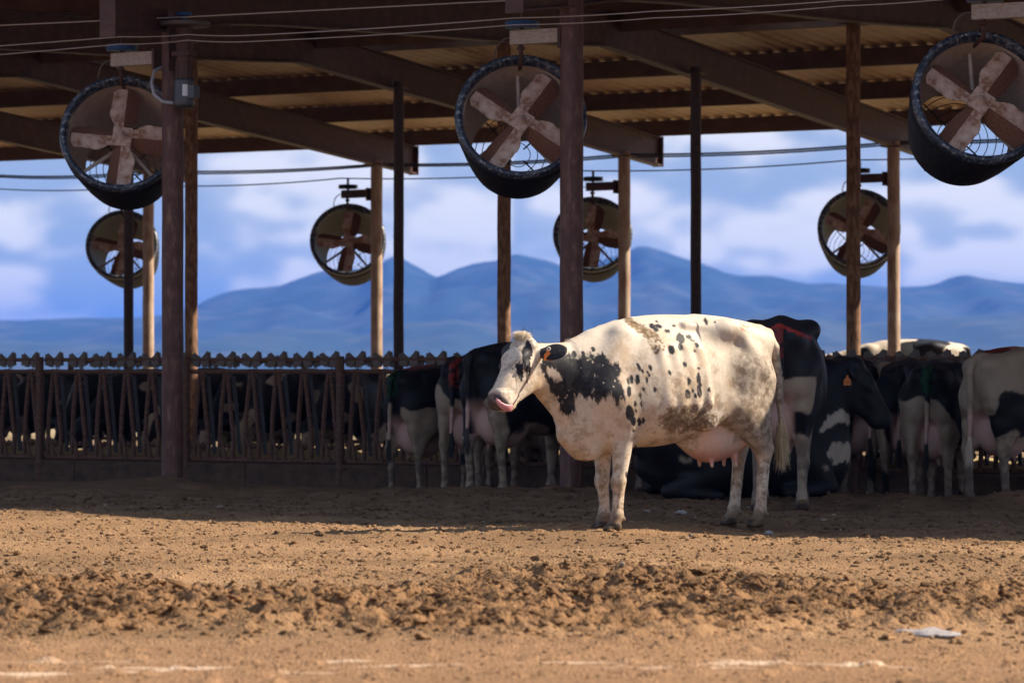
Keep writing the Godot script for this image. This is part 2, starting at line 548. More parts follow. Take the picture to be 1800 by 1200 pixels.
func clods() -> void:
	for v in 4:
		var m := lump(v, 9, 6, 0.75)
		scatter("dirt_clods", m, 7000, 100 + v, func(r: RandomNumberGenerator) -> Array:
			var z := -r.randf_range(13.8, 18.4)
			var x := r.randf_range(-1.0, 1.0) * (0.19 * -z + 1.0)
			if r.randf() > loose(x, z) * (0.35 + 0.65 * smooth(-0.2, 0.4, noise_c.get_noise_2d(x * 0.7, z * 0.7))): return []
			var s := 0.003 + 0.009 * r.randf() + 0.024 * pow(r.randf(), 18.0)
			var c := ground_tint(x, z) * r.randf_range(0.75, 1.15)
			return [Transform3D(Basis.from_euler(Vector3(r.randf_range(-0.6, 0.6), r.randf() * TAU, r.randf_range(-0.6, 0.6))).scaled_local(Vector3(s * r.randf_range(0.9, 1.9), s * 0.75, s * 1.1)), Vector3(x, ground_y(x, z) + s * 0.1, z)), c])
		scatter("pebbles", m, 4000, 200 + v, func(r: RandomNumberGenerator) -> Array:
			var z := -r.randf_range(12.2, 30.0)
			var x := r.randf_range(-1.0, 1.0) * (0.16 * -z + 0.3)
			var g := muck_and_shade(x, z)
			var s := 0.004 + 0.012 * pow(r.randf(), 3.0)
			if -z < 14.0: s *= 0.5
			s *= 1.0 + g * 0.35
			if r.randf() < 0.006: s *= 2.0
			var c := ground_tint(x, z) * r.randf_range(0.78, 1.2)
			if r.randf() < 0.012: c = c.lerp(Color(0.5, 0.43, 0.36), 0.6)
			return [Transform3D(Basis.from_euler(Vector3(0, r.randf() * TAU, r.randf_range(-0.3, 0.3))).scaled_local(Vector3(s * r.randf_range(0.9, 1.6), s, s)), Vector3(x, ground_y(x, z) + s * 0.15, z)), c])

const RIDGE := [[-200, 572], [0, 561], [150, 557], [260, 556], [350, 544], [385, 520], [420, 510], [500, 497], [560, 477], [620, 472], [655, 470], [690, 448], [706, 452], [730, 466], [765, 486], [800, 470], [835, 458], [870, 456], [905, 447], [940, 455], [985, 470], [1020, 474], [1060, 456], [1095, 446], [1125, 431], [1160, 440], [1210, 455], [1260, 470], [1300, 483], [1350, 489], [1400, 497], [1450, 498], [1490, 502], [1560, 503], [1620, 503], [1655, 495], [1680, 485], [1720, 489], [1770, 493], [1830, 497], [2000, 520]]
const FOOT := [[-200, 590], [0, 596], [120, 600], [260, 606], [400, 590], [520, 575], [640, 588], [720, 566], [800, 560], [880, 572], [1000, 584], [1150, 560], [1300, 555], [1400, 548], [1500, 566], [1620, 560], [1700, 552], [1850, 548], [2000, 560]]

func crest(t: Array, at: float) -> float:
	if at <= t[0][0]: return t[0][1]
	for i in t.size() - 1:
		if at <= t[i + 1][0]:
			var k: float = (at - t[i][0]) / float(t[i + 1][0] - t[i][0])
			return lerpf(t[i][1], t[i + 1][1], k)
	return t[t.size() - 1][1]

func hills() -> void:
	# two ranges: each a terrain that climbs to a crest, with spurs and gullies; the crest's height is metres per kilometre away
	for r in [["mountain_range", RIDGE, 6200.0, 1500.0, 3, "distant blue mountain range on the horizon"], ["foothills", FOOT, 4300.0, 800.0, 9, "low hazy foothills below the mountains"]]:
		var s := Shape.new()
		var dist: float = r[2]
		var deep: float = r[3]
		var nx := 300
		var nz := 34
		var sd: int = r[4]
		for j in nz:
			var k := float(j) / (nz - 1)
			var z := -(dist - deep * (1.0 - k * 1.6))
			for i in nx:
				var x := (float(i) / (nx - 1) - 0.5) * 2.0 * dist * 0.32
				var h := (650.0 - crest(r[1], 900.0 + x / dist * 5856.0)) / 5856.0 * dist + EYE
				h *= 1.0 + 0.035 * noise_a.get_noise_2d(x * 0.006, sd * 10.0)
				var climb := 1.0 - pow(absf(k / 0.625 - 1.0), 1.25)
				climb += 0.17 * noise_a.get_noise_2d(x * 0.0022 + sd, z * 0.0012) * sin(minf(1.0, k / 0.625) * PI) * 2.0
				s.v.append(Vector3(x, maxf(-6.0, h * maxf(climb, -0.1)) - 1.0, z))
				s.n.append(Vector3.UP); s.uv.append(Vector2.ZERO); s.c.append(Color.WHITE)
		for j in nz:
			for i in nx:
				var a := s.v[j * nx + mini(i + 1, nx - 1)] - s.v[j * nx + maxi(i - 1, 0)]
				var b := s.v[mini(j + 1, nz - 1) * nx + i] - s.v[maxi(j - 1, 0) * nx + i]
				var nn := a.cross(b).normalized()
				s.n[j * nx + i] = nn if nn.y > 0.0 else -nn
		for j in nz - 1:
			for i in nx - 1:
				var a := j * nx + i
				s.tri(a, a + 1, a + nx + 1); s.tri(a, a + nx + 1, a + nx)
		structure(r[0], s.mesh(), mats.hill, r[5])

# ---------------------------------------------------------------- the cattle shade

const A_ROW := 26.4      # across: first row of poles, on the corral side
const B_ROW := 33.4
const C_ROW := 37.6
const D_ROW := 44.45     # last row, on the far side
const FENCE := 31.1
const RIDGE_AT := 35.4

func beam_low(q: float) -> float:                     # underside of the rafters: they rise from both eaves to the ridge
	return 5.03 - ROOF_SLOPE * absf(q - RIDGE_AT) + (0.16 if q < RIDGE_AT else 0.0) * smooth(RIDGE_AT, A_ROW, q)

func sheet_low(q: float) -> float:                    # underside of the roof sheets
	return beam_low(q) + 0.42 + 0.25

func shade_barn() -> void:
	var b := thing("cattle_shade", "long open-sided cattle shade of rusty steel poles with a corrugated roof", "shade", Transform3D())
	# poles
	for k in range(-2, 4):
		var f := k
		for r in [["A", 0.141, A_ROW, 0.105, mats.pole_paint], ["B", -0.024, B_ROW, 0.078, mats.pole_rust], ["C", 0.607 - 1.0, C_ROW, 0.068, mats.pole_dark], ["D", 0.443, D_ROW, 0.092, mats.pole_pale]]:
			var p := plan((r[1] + f) * BAY, r[2])
			if r[0] == "A" and k > 2: continue
			if r[0] == "A" and k == 1: p += ROW * 0.15
			if r[0] == "C" and k == 2: p += ROW * 0.14
			var g := ground_y(p.x, p.z)
			var s := Shape.new()
			var rr: float = r[3]
			var top := beam_low(r[2]) + 0.08
			var path := []
			var rad := []
			for i in 25:
				var y := lerpf(g - 0.3, top, i / 24.0)
				path.append(Vector3(0.004 * noise_c.get_noise_2d(y * 1.3, k * 7.0), y - g, 0.004 * noise_c.get_noise_2d(y * 1.3, k * 7.0 + 50.0)))
				rad.append(rr * (1.0 + 0.012 * noise_c.get_noise_2d(y * 3.0, k * 3.0 + 5.0)))
			s.tube(path, rad, 20)
			var o := part(b, "pole", s.mesh(), r[4], Transform3D(Basis(), Vector3(p.x, g, p.z)))
			var e := Shape.new()                      # plate on the pole's head
			e.box(Transform3D(Basis(ROW, Vector3.UP, -DEEP), Vector3(0, top - g - 0.075, 0)), Vector3(rr * 3.2, 0.02, rr * 3.2))
			part(o, "head_plate", e.mesh(), mats.red_steel)
	# rafters: one steel beam from eave to eave over each frame, an I of web and two flanges, cut square at the tips
	for k in range(-5, 4):
		for half in 2:
			var s := Shape.new()
			var n := 10
			var q0 := A_ROW - 1.05 if half == 0 else RIDGE_AT + 0.002
			var q1 := RIDGE_AT if half == 0 else D_ROW + 1.08
			var along := (0.141 + k) * BAY
			var a0 := along + rafter_drift(q0)
			var a1 := along + rafter_drift(q1)
			var lo := []
			var hi := []
			for i in n + 1:
				var q := lerpf(q0, q1, float(i) / n)
				var h := 0.42
				var tip := minf(q - (A_ROW - 1.05), (D_ROW + 1.08) - q)
				var low := beam_low(q)
				if half == 0: low -= 0.16 * smooth(2.4, 0.0, tip)      # deeper at the corral end
				lo.append(plan(lerpf(a0, a1, float(i) / n), q, low))
				hi.append(plan(lerpf(a0, a1, float(i) / n), q, beam_low(q) + h))
			for i in n:
				for sg in [-1.0, 1.0]:
					var o: Vector3 = ROW * 0.012 * sg
					s.quad(lo[i] + o, lo[i + 1] + o, hi[i + 1] + o, hi[i] + o, ROW * sg)
				s.bar(lo[i], lo[i + 1] + (lo[i + 1] - lo[i]) * 0.004, 0.15, 0.022)
				s.bar(hi[i], hi[i + 1] + (hi[i + 1] - hi[i]) * 0.004, 0.15, 0.022)
			var e := n if half == 1 else 0
			var f := DEEP * (0.008 if half == 1 else -0.008)
			s.bar(lo[e] + f - Vector3(0, 0.02, 0), hi[e] + f + Vector3(0, 0.02, 0), 0.016, 0.18, ROW)
			part(b, "rafter", s.mesh(), mats.red_steel)
	# purlins along the roof, lapped at each frame, and corrugated sheets over them, one run of sheets per bay and slope
	var pur := [A_ROW - 1.25, A_ROW + 1.45, A_ROW + 4.1, A_ROW + 6.75, RIDGE_AT + 0.42, RIDGE_AT + 1.9, D_ROW - 4.25, D_ROW - 1.6, D_ROW + 1.02]
	for i in pur.size():
		var q: float = pur[i]
		for k in range(-6, 4):
			var s := Shape.new()
			var a := plan((0.141 + k) * BAY + rafter_drift(q), q, beam_low(q) + 0.435)
			var c := plan((1.141 + k) * BAY + rafter_drift(q), q, beam_low(q) + 0.435)
			var up := Vector3(0, 0.125, 0)
			s.bar(a + up - ROW * -0.002, c + up - ROW * 0.002, 0.008, 0.23)
			s.bar(a + DEEP * 0.035 + Vector3(0, 0.011, 0), c + DEEP * 0.035 + Vector3(0, 0.011, 0), 0.062, 0.01)
			s.bar(a + DEEP * 0.035 + Vector3(0, 0.238, 0), c + DEEP * 0.035 + Vector3(0, 0.238, 0), 0.062, 0.008)
			if i == 4:      # edge channels hang lower
				s.bar(a - DEEP * 0.03 + Vector3(0, 0.03, 0), c - DEEP * 0.03 + Vector3(0, 0.03, 0), 0.006, 0.46)
			part(b, "purlin", s.mesh(), mats.purlin_steel)
	for k in range(-6, 4):
		for half in 2:
			var s := Shape.new()
			var q0 := A_ROW - 1.42 if half == 0 else RIDGE_AT + 1.75
			var q1 := RIDGE_AT + 0.45 if half == 0 else D_ROW + 1.40
			var waves := 20
			var nn := waves * 6
			for i in nn + 1:
				var w := float(i) / nn
				var al := (0.141 + k + w) * BAY + 0.001
				var ph := w * waves * TAU
				var dy := 0.018 * clampf(sin(ph) * 1.8, -1.0, 1.0)
				var sl := -0.55 * cos(ph) if absf(sin(ph)) < 0.56 else 0.0
				for j in 2:
					var q := q0 if j == 0 else q1
					var y := sheet_line(q, half) + dy
					s.put(plan(al + rafter_drift(q), q, y + 0.021), (ROW * sl - Vector3.UP).normalized(), Vector2(w, j))
			for i in nn:
				s.tri(i * 2, i * 2 + 1, i * 2 + 3); s.tri(i * 2, i * 2 + 3, i * 2 + 2)
			# an upper skin gives the sheet its thickness
			var base := s.v.size()
			for i in base: s.put(s.v[i] + Vector3(0, 0.006, 0), -s.n[i])
			for i in nn:
				s.tri(base + i * 2, base + i * 2 + 1, base + i * 2 + 3); s.tri(base + i * 2, base + i * 2 + 3, base + i * 2 + 2)
			part(b, "roof_sheet", s.mesh(), mats.roof_sheet)
		var v := Shape.new()                          # added covers over the ridge gap, to keep sun patches off the rafters
		for face in 2:
			var base := v.v.size()
			for i in 2:
				for j in 2:
					var q := RIDGE_AT + 0.40 if j == 0 else RIDGE_AT + 1.80
					v.put(plan((0.141 + k) * BAY - 0.15 + i * 1.35 + rafter_drift(q), q, sheet_line(q, 1) + 0.075 + face * 0.006), Vector3.UP * (1.0 if face else -1.0))
			v.tri(base, base + 1, base + 3); v.tri(base, base + 3, base + 2)
		part(b, "ridge_sheet", v.mesh(), mats.roof_sheet)

func rafter_drift(q: float) -> float:
	return (q - A_ROW) * SLANT

func sheet_line(q: float, half: int) -> float:
	var qa := A_ROW if half == 0 else RIDGE_AT
	var qb := RIDGE_AT if half == 0 else D_ROW
	return lerpf(sheet_low(qa), sheet_low(qb), (q - qa) / (qb - qa))

# ---------------------------------------------------------------- headlock fence and kerb

func fence_line() -> void:
	var a0 := -10.4
	var a1 := 8.4
	var turn := Basis(ROW, Vector3.UP, -DEEP)
	# kerb under the fence, and the raised feed lane behind it
	for i in 8:
		var s := Shape.new()
		var p := plan(a0 + (a1 - a0) * (i + 0.5) / 8.0, FENCE, -0.10)
		s.box(Transform3D(turn, Vector3.ZERO), Vector3((a1 - a0) / 8.0 - 0.012, 0.42, 0.2))
		if i == 0:
			kerb = thing("kerb", "low stained concrete kerb under the headlock fence", "kerb", Transform3D(Basis(), Vector3.ZERO))
		part(kerb, "kerb_block", s.mesh(), mats.concrete, Transform3D(Basis(), p))
	var fl := Shape.new()
	fl.box(Transform3D(turn, plan(0.5, FENCE + 4.4, -0.07)), Vector3(40.0, 0.24, 8.5))
	structure("feed_lane", fl.mesh(), mats.concrete)
	# the fence
	var fences := [[FENCE - 0.02, -1.0, a0, a1, "rusty headlock fence of paired slanting bars along the shaded feed lane", true], [FENCE + 8.75, 1.0, a0 + 1.0, a1 + 5.0, "farther headlock fence across the feed lane, behind the feeding cows", false]]
	for fd in fences:
		var q: float = fd[0]
		var f := thing("headlock_fence", fd[4], "fence", Transform3D())
		var y0 := 0.145
		var y1 := 1.19
		var y2 := 1.265
		var dz := DEEP * float(fd[1])
		var posts := []
		var at := -2.12 - 2.05 * 5.0 + (q - FENCE) * SLANT
		while at < float(fd[3]):
			if at > float(fd[2]): posts.append(at)
			at += 2.05
		for p in posts:
			var s := Shape.new()
			s.tube([plan(p, q, -0.28) + dz * 0.05, plan(p, q, 1.30) + dz * 0.05], [0.047], 14)
			s.box(Transform3D(turn, plan(p, q, 0.07) + dz * 0.05), Vector3(0.16, 0.012, 0.14))
			part(f, "post", s.mesh(), mats.fence_steel)
		for r in [[y0, 0.03, "bottom_rail"], [y1 - 0.06, 0.028, "top_rail"], [y2, 0.024, "locking_rail"]]:
			for i in posts.size() - 1:
				var s := Shape.new()
				s.tube([plan(posts[i] + 0.04, q, r[0]), plan((posts[i] + posts[i + 1]) * 0.5, q, r[0] + rng.randf_range(-0.006, 0.004)), plan(posts[i + 1] - 0.04, q, r[0])], [r[1]], 10)
				part(f, r[2], s.mesh(), mats.fence_steel)
		# in each opening a fixed bar, a slanting bar, and the dark pivoting bar that locks
		for i in posts.size() - 1:
			for j in 6:
				var c: float = posts[i] + 2.05 * (j + 0.5) / 6.0
				var w := rng.randf_range(-0.008, 0.008)
				var top := y1 - 0.05
				var s1 := Shape.new()
				s1.tube([plan(c - 0.012, q, top + 0.02), plan(c - 0.065 + w, q, 0.66), plan(c - 0.078 + w, q, 0.40), plan(c - 0.09 + w, q, y0)], [0.022, 0.025, 0.025, 0.025], 8)
				part(f, "fixed_bar", s1.mesh(), mats.fence_steel)
				var s2 := Shape.new()
				s2.tube([plan(c + 0.02, q, top + 0.02) + dz * 0.012, plan(c + 0.085 + w, q, 0.60) + dz * 0.012, plan(c + 0.115 + w, q, 0.38) + dz * 0.012, plan(c + 0.10 + w, q, y0) + dz * 0.012], [0.022, 0.025, 0.025, 0.025], 8)
				part(f, "slanting_bar", s2.mesh(), mats.fence_steel)
				if fd[5]:
					var s3 := Shape.new()
					s3.tube([plan(c + 0.062, q, top - 0.06) - dz * 0.048, plan(c + 0.13 + w, q, 0.5) - dz * 0.048, plan(c + 0.155 + w, q, y0 + 0.06) - dz * 0.048], [0.022], 8)
					part(f, "pivoting_bar", s3.mesh(), mats.fence_dark)
					var s5 := Shape.new()
					s5.tube([plan(c - 0.07 + w, q, 0.44) + dz * 0.03, plan(c - 0.01 + w, q, 0.30) + dz * 0.03, plan(c + 0.02, q, y0) + dz * 0.03], [0.018], 8)
					s5.ball(plan(c + 0.012, q, 0.30) - dz * 0.02, Vector3(0.032, 0.035, 0.032), 8, 6)
					part(f, "lower_bar", s5.mesh(), mats.fence_steel)
				# latch: two upturned horns and a drop loop on the locking rail
				var s4 := Shape.new()
				for sg in [-1.0, 1.0]:
					var h: Vector3 = ROW * 0.088 * sg
					var m := plan(c, q, y2 - 0.012)
					s4.quad(m + h * 0.05 + dz * 0.02, m + h * 1.15 + Vector3(0, 0.075 + (0.02 if sg > 0 else 0.0), 0) + dz * 0.02, m + h * 1.40 + Vector3(0, -0.045, 0) + dz * 0.02, m + h * 0.3 + Vector3(0, -0.075, 0) + dz * 0.02, dz)
					s4.quad(m + h * 0.05 - dz * 0.02, m + h * 1.15 + Vector3(0, 0.075 + (0.02 if sg > 0 else 0.0), 0) - dz * 0.02, m + h * 1.40 + Vector3(0, -0.045, 0) - dz * 0.02, m + h * 0.3 + Vector3(0, -0.075, 0) - dz * 0.02, -dz)
					s4.bar(m + h * 1.15 + Vector3(0, 0.075 + (0.02 if sg > 0 else 0.0), 0), m + h * 1.35 + Vector3(0, -0.01, 0), 0.045, 0.012, dz)
					s4.bar(m + h * 0.05, m + h * 1.15 + Vector3(0, 0.075 + (0.02 if sg > 0 else 0.0), 0), 0.045, 0.012, dz)
				s4.tube([plan(c + 0.05, q, y2 - 0.03), plan(c + 0.075, q, y2 - 0.12), plan(c + 0.06, q, y2 - 0.2), plan(c + 0.035, q, y2 - 0.12), plan(c + 0.045, q, y2 - 0.03)], [0.007], 6)
				part(f, "latch", s4.mesh(), mats.fence_lock)

var kerb: Node3D

# ---------------------------------------------------------------- fans, winch, ropes and cables

func blade_mesh() -> ArrayMesh:
	# a paddle with a crease along its middle: the leading half flat and caked with dust, the trailing half bent back and rusty
	var out := ArrayMesh.new()
	for half in 2:
		var s := Shape.new()
		var n := 10
		for face in 2:
			var zz := 0.004 if face == 0 else -0.004
			for i in n + 1:
				var k := float(i) / n
				var r := lerpf(0.09, 0.498, k)
				var w := 0.084 + 0.054 * smooth(0.0, 0.35, k) - 0.055 * pow(smooth(0.86, 1.0, k), 2.5)
				for j in 3:
					var c := j / 2.0
					var x := (-w + w * c) if half == 0 else w * c * 0.95
					var z := (-(1.0 - c) * w * 0.22) if half == 0 else (-c * c * w * 0.75)
					var edge := 0.010 * noise_c.get_noise_2d(r * 14.0, 3.0 + half * 9.0)
					if (half == 0 and j == 0) or (half == 1 and j == 2): x += edge
					s.put(Vector3(x, r, z + zz), Vector3(0.0 if half == 0 else 0.55, 0, 1.0 if face == 0 else -1.0).normalized(), Vector2(c, k))
		for face in 2:
			var o := face * (n + 1) * 3
			for i in n:
				for j in 2:
					var a := o + i * 3 + j
					s.tri(a, a + 1, a + 4); s.tri(a, a + 4, a + 3)
		s.quad(s.v[n * 3], s.v[n * 3 + 2], s.v[(n + 1) * 3 + n * 3 + 2], s.v[(n + 1) * 3 + n * 3], Vector3.UP)
		out.add_surface_from_arrays(Mesh.PRIMITIVE_TRIANGLES, s.mesh().surface_get_arrays(0))
		out.surface_set_material(half, mats.blade if half == 0 else mats.blade_rust)
	return out

func make_fan(label: String) -> Node3D:
	var f := thing("barn_fan", label, "fan", Transform3D(), "fans hung from the poles of the shade")
	# the barrel points away and down: its own z runs out of the front
	var axis := Vector3(0.05, 0.295, 0.954).normalized()
	var side := Vector3.UP.cross(axis).normalized()
	var t := Transform3D(Basis(side, axis.cross(side), axis), Vector3.ZERO)
	var lip := Shape.new()
	lip.lathe(t, [Vector2(0.523, -0.10), Vector2(0.526, -0.06), Vector2(0.536, -0.025), Vector2(0.552, -0.006), Vector2(0.570, 0.0), Vector2(0.587, -0.008), Vector2(0.599, -0.026), Vector2(0.603, -0.05), Vector2(0.600, -0.07), Vector2(0.588, -0.08)], 56)
	part(f, "lip", lip.mesh(), mats.fan_lip)
	var sh := Shape.new()
	sh.lathe(t, [Vector2(0.586, -0.078), Vector2(0.584, -0.20), Vector2(0.590, -0.21), Vector2(0.588, -0.24), Vector2(0.578, -0.25), Vector2(0.545, -0.50), Vector2(0.50, -0.76), Vector2(0.452, -0.98), Vector2(0.446, -0.995), Vector2(0.432, -0.995)], 56)
	part(f, "shell", sh.mesh(), mats.fan_shell)
	var li := Shape.new()
	li.lathe(t, [Vector2(0.432, -0.995), Vector2(0.436, -0.97), Vector2(0.482, -0.75), Vector2(0.515, -0.50), Vector2(0.524, -0.25), Vector2(0.5235, -0.098)], 56)
	part(f, "liner", li.mesh(), mats.fan_dust)
	var hub := Shape.new()
	hub.box(Transform3D(Basis(), Vector3.ZERO), Vector3(0.19, 0.19, 0.014))
	hub.lathe(Transform3D(), [Vector2(0.0, 0.05), Vector2(0.018, 0.048), Vector2(0.024, 0.03), Vector2(0.05, 0.016), Vector2(0.055, 0.0)], 14)
	for k in 4: hub.ball(Vector3(0.06 * cos(k * PI / 2), 0.06 * sin(k * PI / 2), 0.009), Vector3(0.010, 0.010, 0.008), 6, 4)
	var h := part(f, "hub", hub.mesh(), mats.blade, t * Transform3D(Basis(), Vector3(0, 0, -0.13)))
	var bm := blade_mesh()
	for k in 4:
		var b := part(h, "blade", bm, null, Transform3D(Basis(Vector3(0, 0, 1), k * PI / 2) * Basis(Vector3.UP, 0.16), Vector3(0, 0, -0.009)))
		b.material_override = null
	var mo := Shape.new()
	mo.lathe(t, [Vector2(0.0, -0.145), Vector2(0.03, -0.15), Vector2(0.03, -0.24), Vector2(0.08, -0.25), Vector2(0.085, -0.46), Vector2(0.06, -0.48), Vector2(0.0, -0.485)], 16)
	part(f, "motor", mo.mesh(), mats.fan_dust)
	for a in [1.60, 3.78, 5.42]:
		var s := Shape.new()
		var d := Vector3(cos(a), sin(a), 0)
		s.tube([t * (d * 0.07 + Vector3(0, 0, -0.36)), t * (d * 0.515 + Vector3(0, 0, -0.34))], [0.022, 0.017], 8)
		part(f, "strut", s.mesh(), mats.fan_dust)
	for r in [0.12, 0.19, 0.26, 0.33, 0.395]:
		var s := Shape.new()
		var path := []
		for i in 41:
			var a := TAU * i / 40.0
			path.append(t * Vector3(cos(a) * r, sin(a) * r, -1.01 + 0.01 * sin(a * 3.0 + r * 20.0)))
		s.tube(path, [0.0042], 5, false)
		part(f, "guard_ring", s.mesh(), mats.guard_wire)
	for a in [0.75, 2.32, 3.89, 5.46]:
		var s := Shape.new()
		var d := Vector3(cos(a), sin(a), 0)
		s.tube([t * (d * 0.08 + Vector3(0, 0, -1.015)), t * (d * 0.445 + Vector3(0, 0, -1.002))], [0.008], 6)
		part(f, "guard_rod", s.mesh(), mats.guard_wire)
	# arm from the pole, swivel, sheave for the tilting rope, and the electric lead
	var top := t * Vector3(0, 0.55, -0.22)
	var arm_y := 0.70
	var arm := Shape.new()
	var turn := Basis(ROW, Vector3.UP, -DEEP)
	arm.box(Transform3D(turn, Vector3(0, arm_y, 0) + ROW * 0.17), Vector3(0.52, 0.125, 0.10))
	part(f, "arm", arm.mesh(), mats.bracket)
	var pl := Shape.new()
	pl.box(Transform3D(turn, Vector3(0, arm_y - 0.015, 0) + ROW * 0.43), Vector3(0.028, 0.20, 0.14))
	part(f, "arm_plate", pl.mesh(), mats.red_steel)
	var sw := Shape.new()
	var foot := Vector3(0, arm_y - 0.062, 0) + ROW * 0.0
	sw.tube([foot, Vector3(foot.x, top.y + 0.03, foot.z), Vector3(top.x, top.y - 0.01, top.z)], [0.022, 0.02, 0.02], 10)
	sw.ball(foot - Vector3(0, 0.035, 0), Vector3(0.04, 0.022, 0.04), 10, 6)
	part(f, "swivel", sw.mesh(), mats.red_steel)
	var co := Shape.new()
	var prof := [Vector2(0.02, 0.0)]
	for k in 4:
		prof.append(Vector2(0.150, k * 0.017)); prof.append(Vector2(0.158, k * 0.017 + 0.006)); prof.append(Vector2(0.138, k * 0.017 + 0.012))
	prof.append(Vector2(0.02, 0.07))
	co.lathe(Transform3D(Basis(Vector3.RIGHT, -PI / 2), Vector3(0, arm_y + 0.085, 0) + ROW * 0.01), prof, 24)
	part(f, "sheave", co.mesh(), mats.blue_coil)
	var sp := Shape.new()
	sp.tube([Vector3(0, arm_y + 0.06, 0) + ROW * 0.01, Vector3(0, arm_y + 0.24, 0) + ROW * 0.01], [0.02], 8)
	part(f, "sheave_pin", sp.mesh(), mats.red_steel)
	var le := Shape.new()
	var p0 := Vector3(0, arm_y, 0) - ROW * 0.09
	le.tube([p0, p0 - ROW * 0.08 + Vector3(0, 0.0, 0), p0 - ROW * 0.16 - Vector3(0, 0.06, 0), p0 - ROW * 0.19 - Vector3(0, 0.16, 0), t * Vector3(-0.19, 0.52, -0.1)], [0.008], 6)
	part(f, "lead", le.mesh(), mats.wire)
	return f

# a point over a row: u is the tangent of its bearing from the middle of the view, up its height above the lens per metre away
func over_row(px: float, py: float, q: float) -> Vector3:
	var u := px - 900.0
	var z := q / 0.8739 / (1.0 + 9.5e-5 * u)
	return Vector3(u * z / 5856.0, EYE + (650.0 - py) * z / 5856.0, -z)

func sagging(pts: Array, q: float, r: float, sag := 0.0) -> ArrayMesh:
	var s := Shape.new()
	var path := []
	for i in pts.size() - 1:
		var a := over_row(pts[i][0], pts[i][1], q)
		var b := over_row(pts[i + 1][0], pts[i + 1][1], q)
		for k in 12:
			var f := k / 12.0
			path.append(a.lerp(b, f) - Vector3(0, 4.0 * f * (1.0 - f) * sag, 0))
	path.append(over_row(pts[pts.size() - 1][0], pts[pts.size() - 1][1], q))
	s.tube(path, [r], 6)
	return s.mesh()

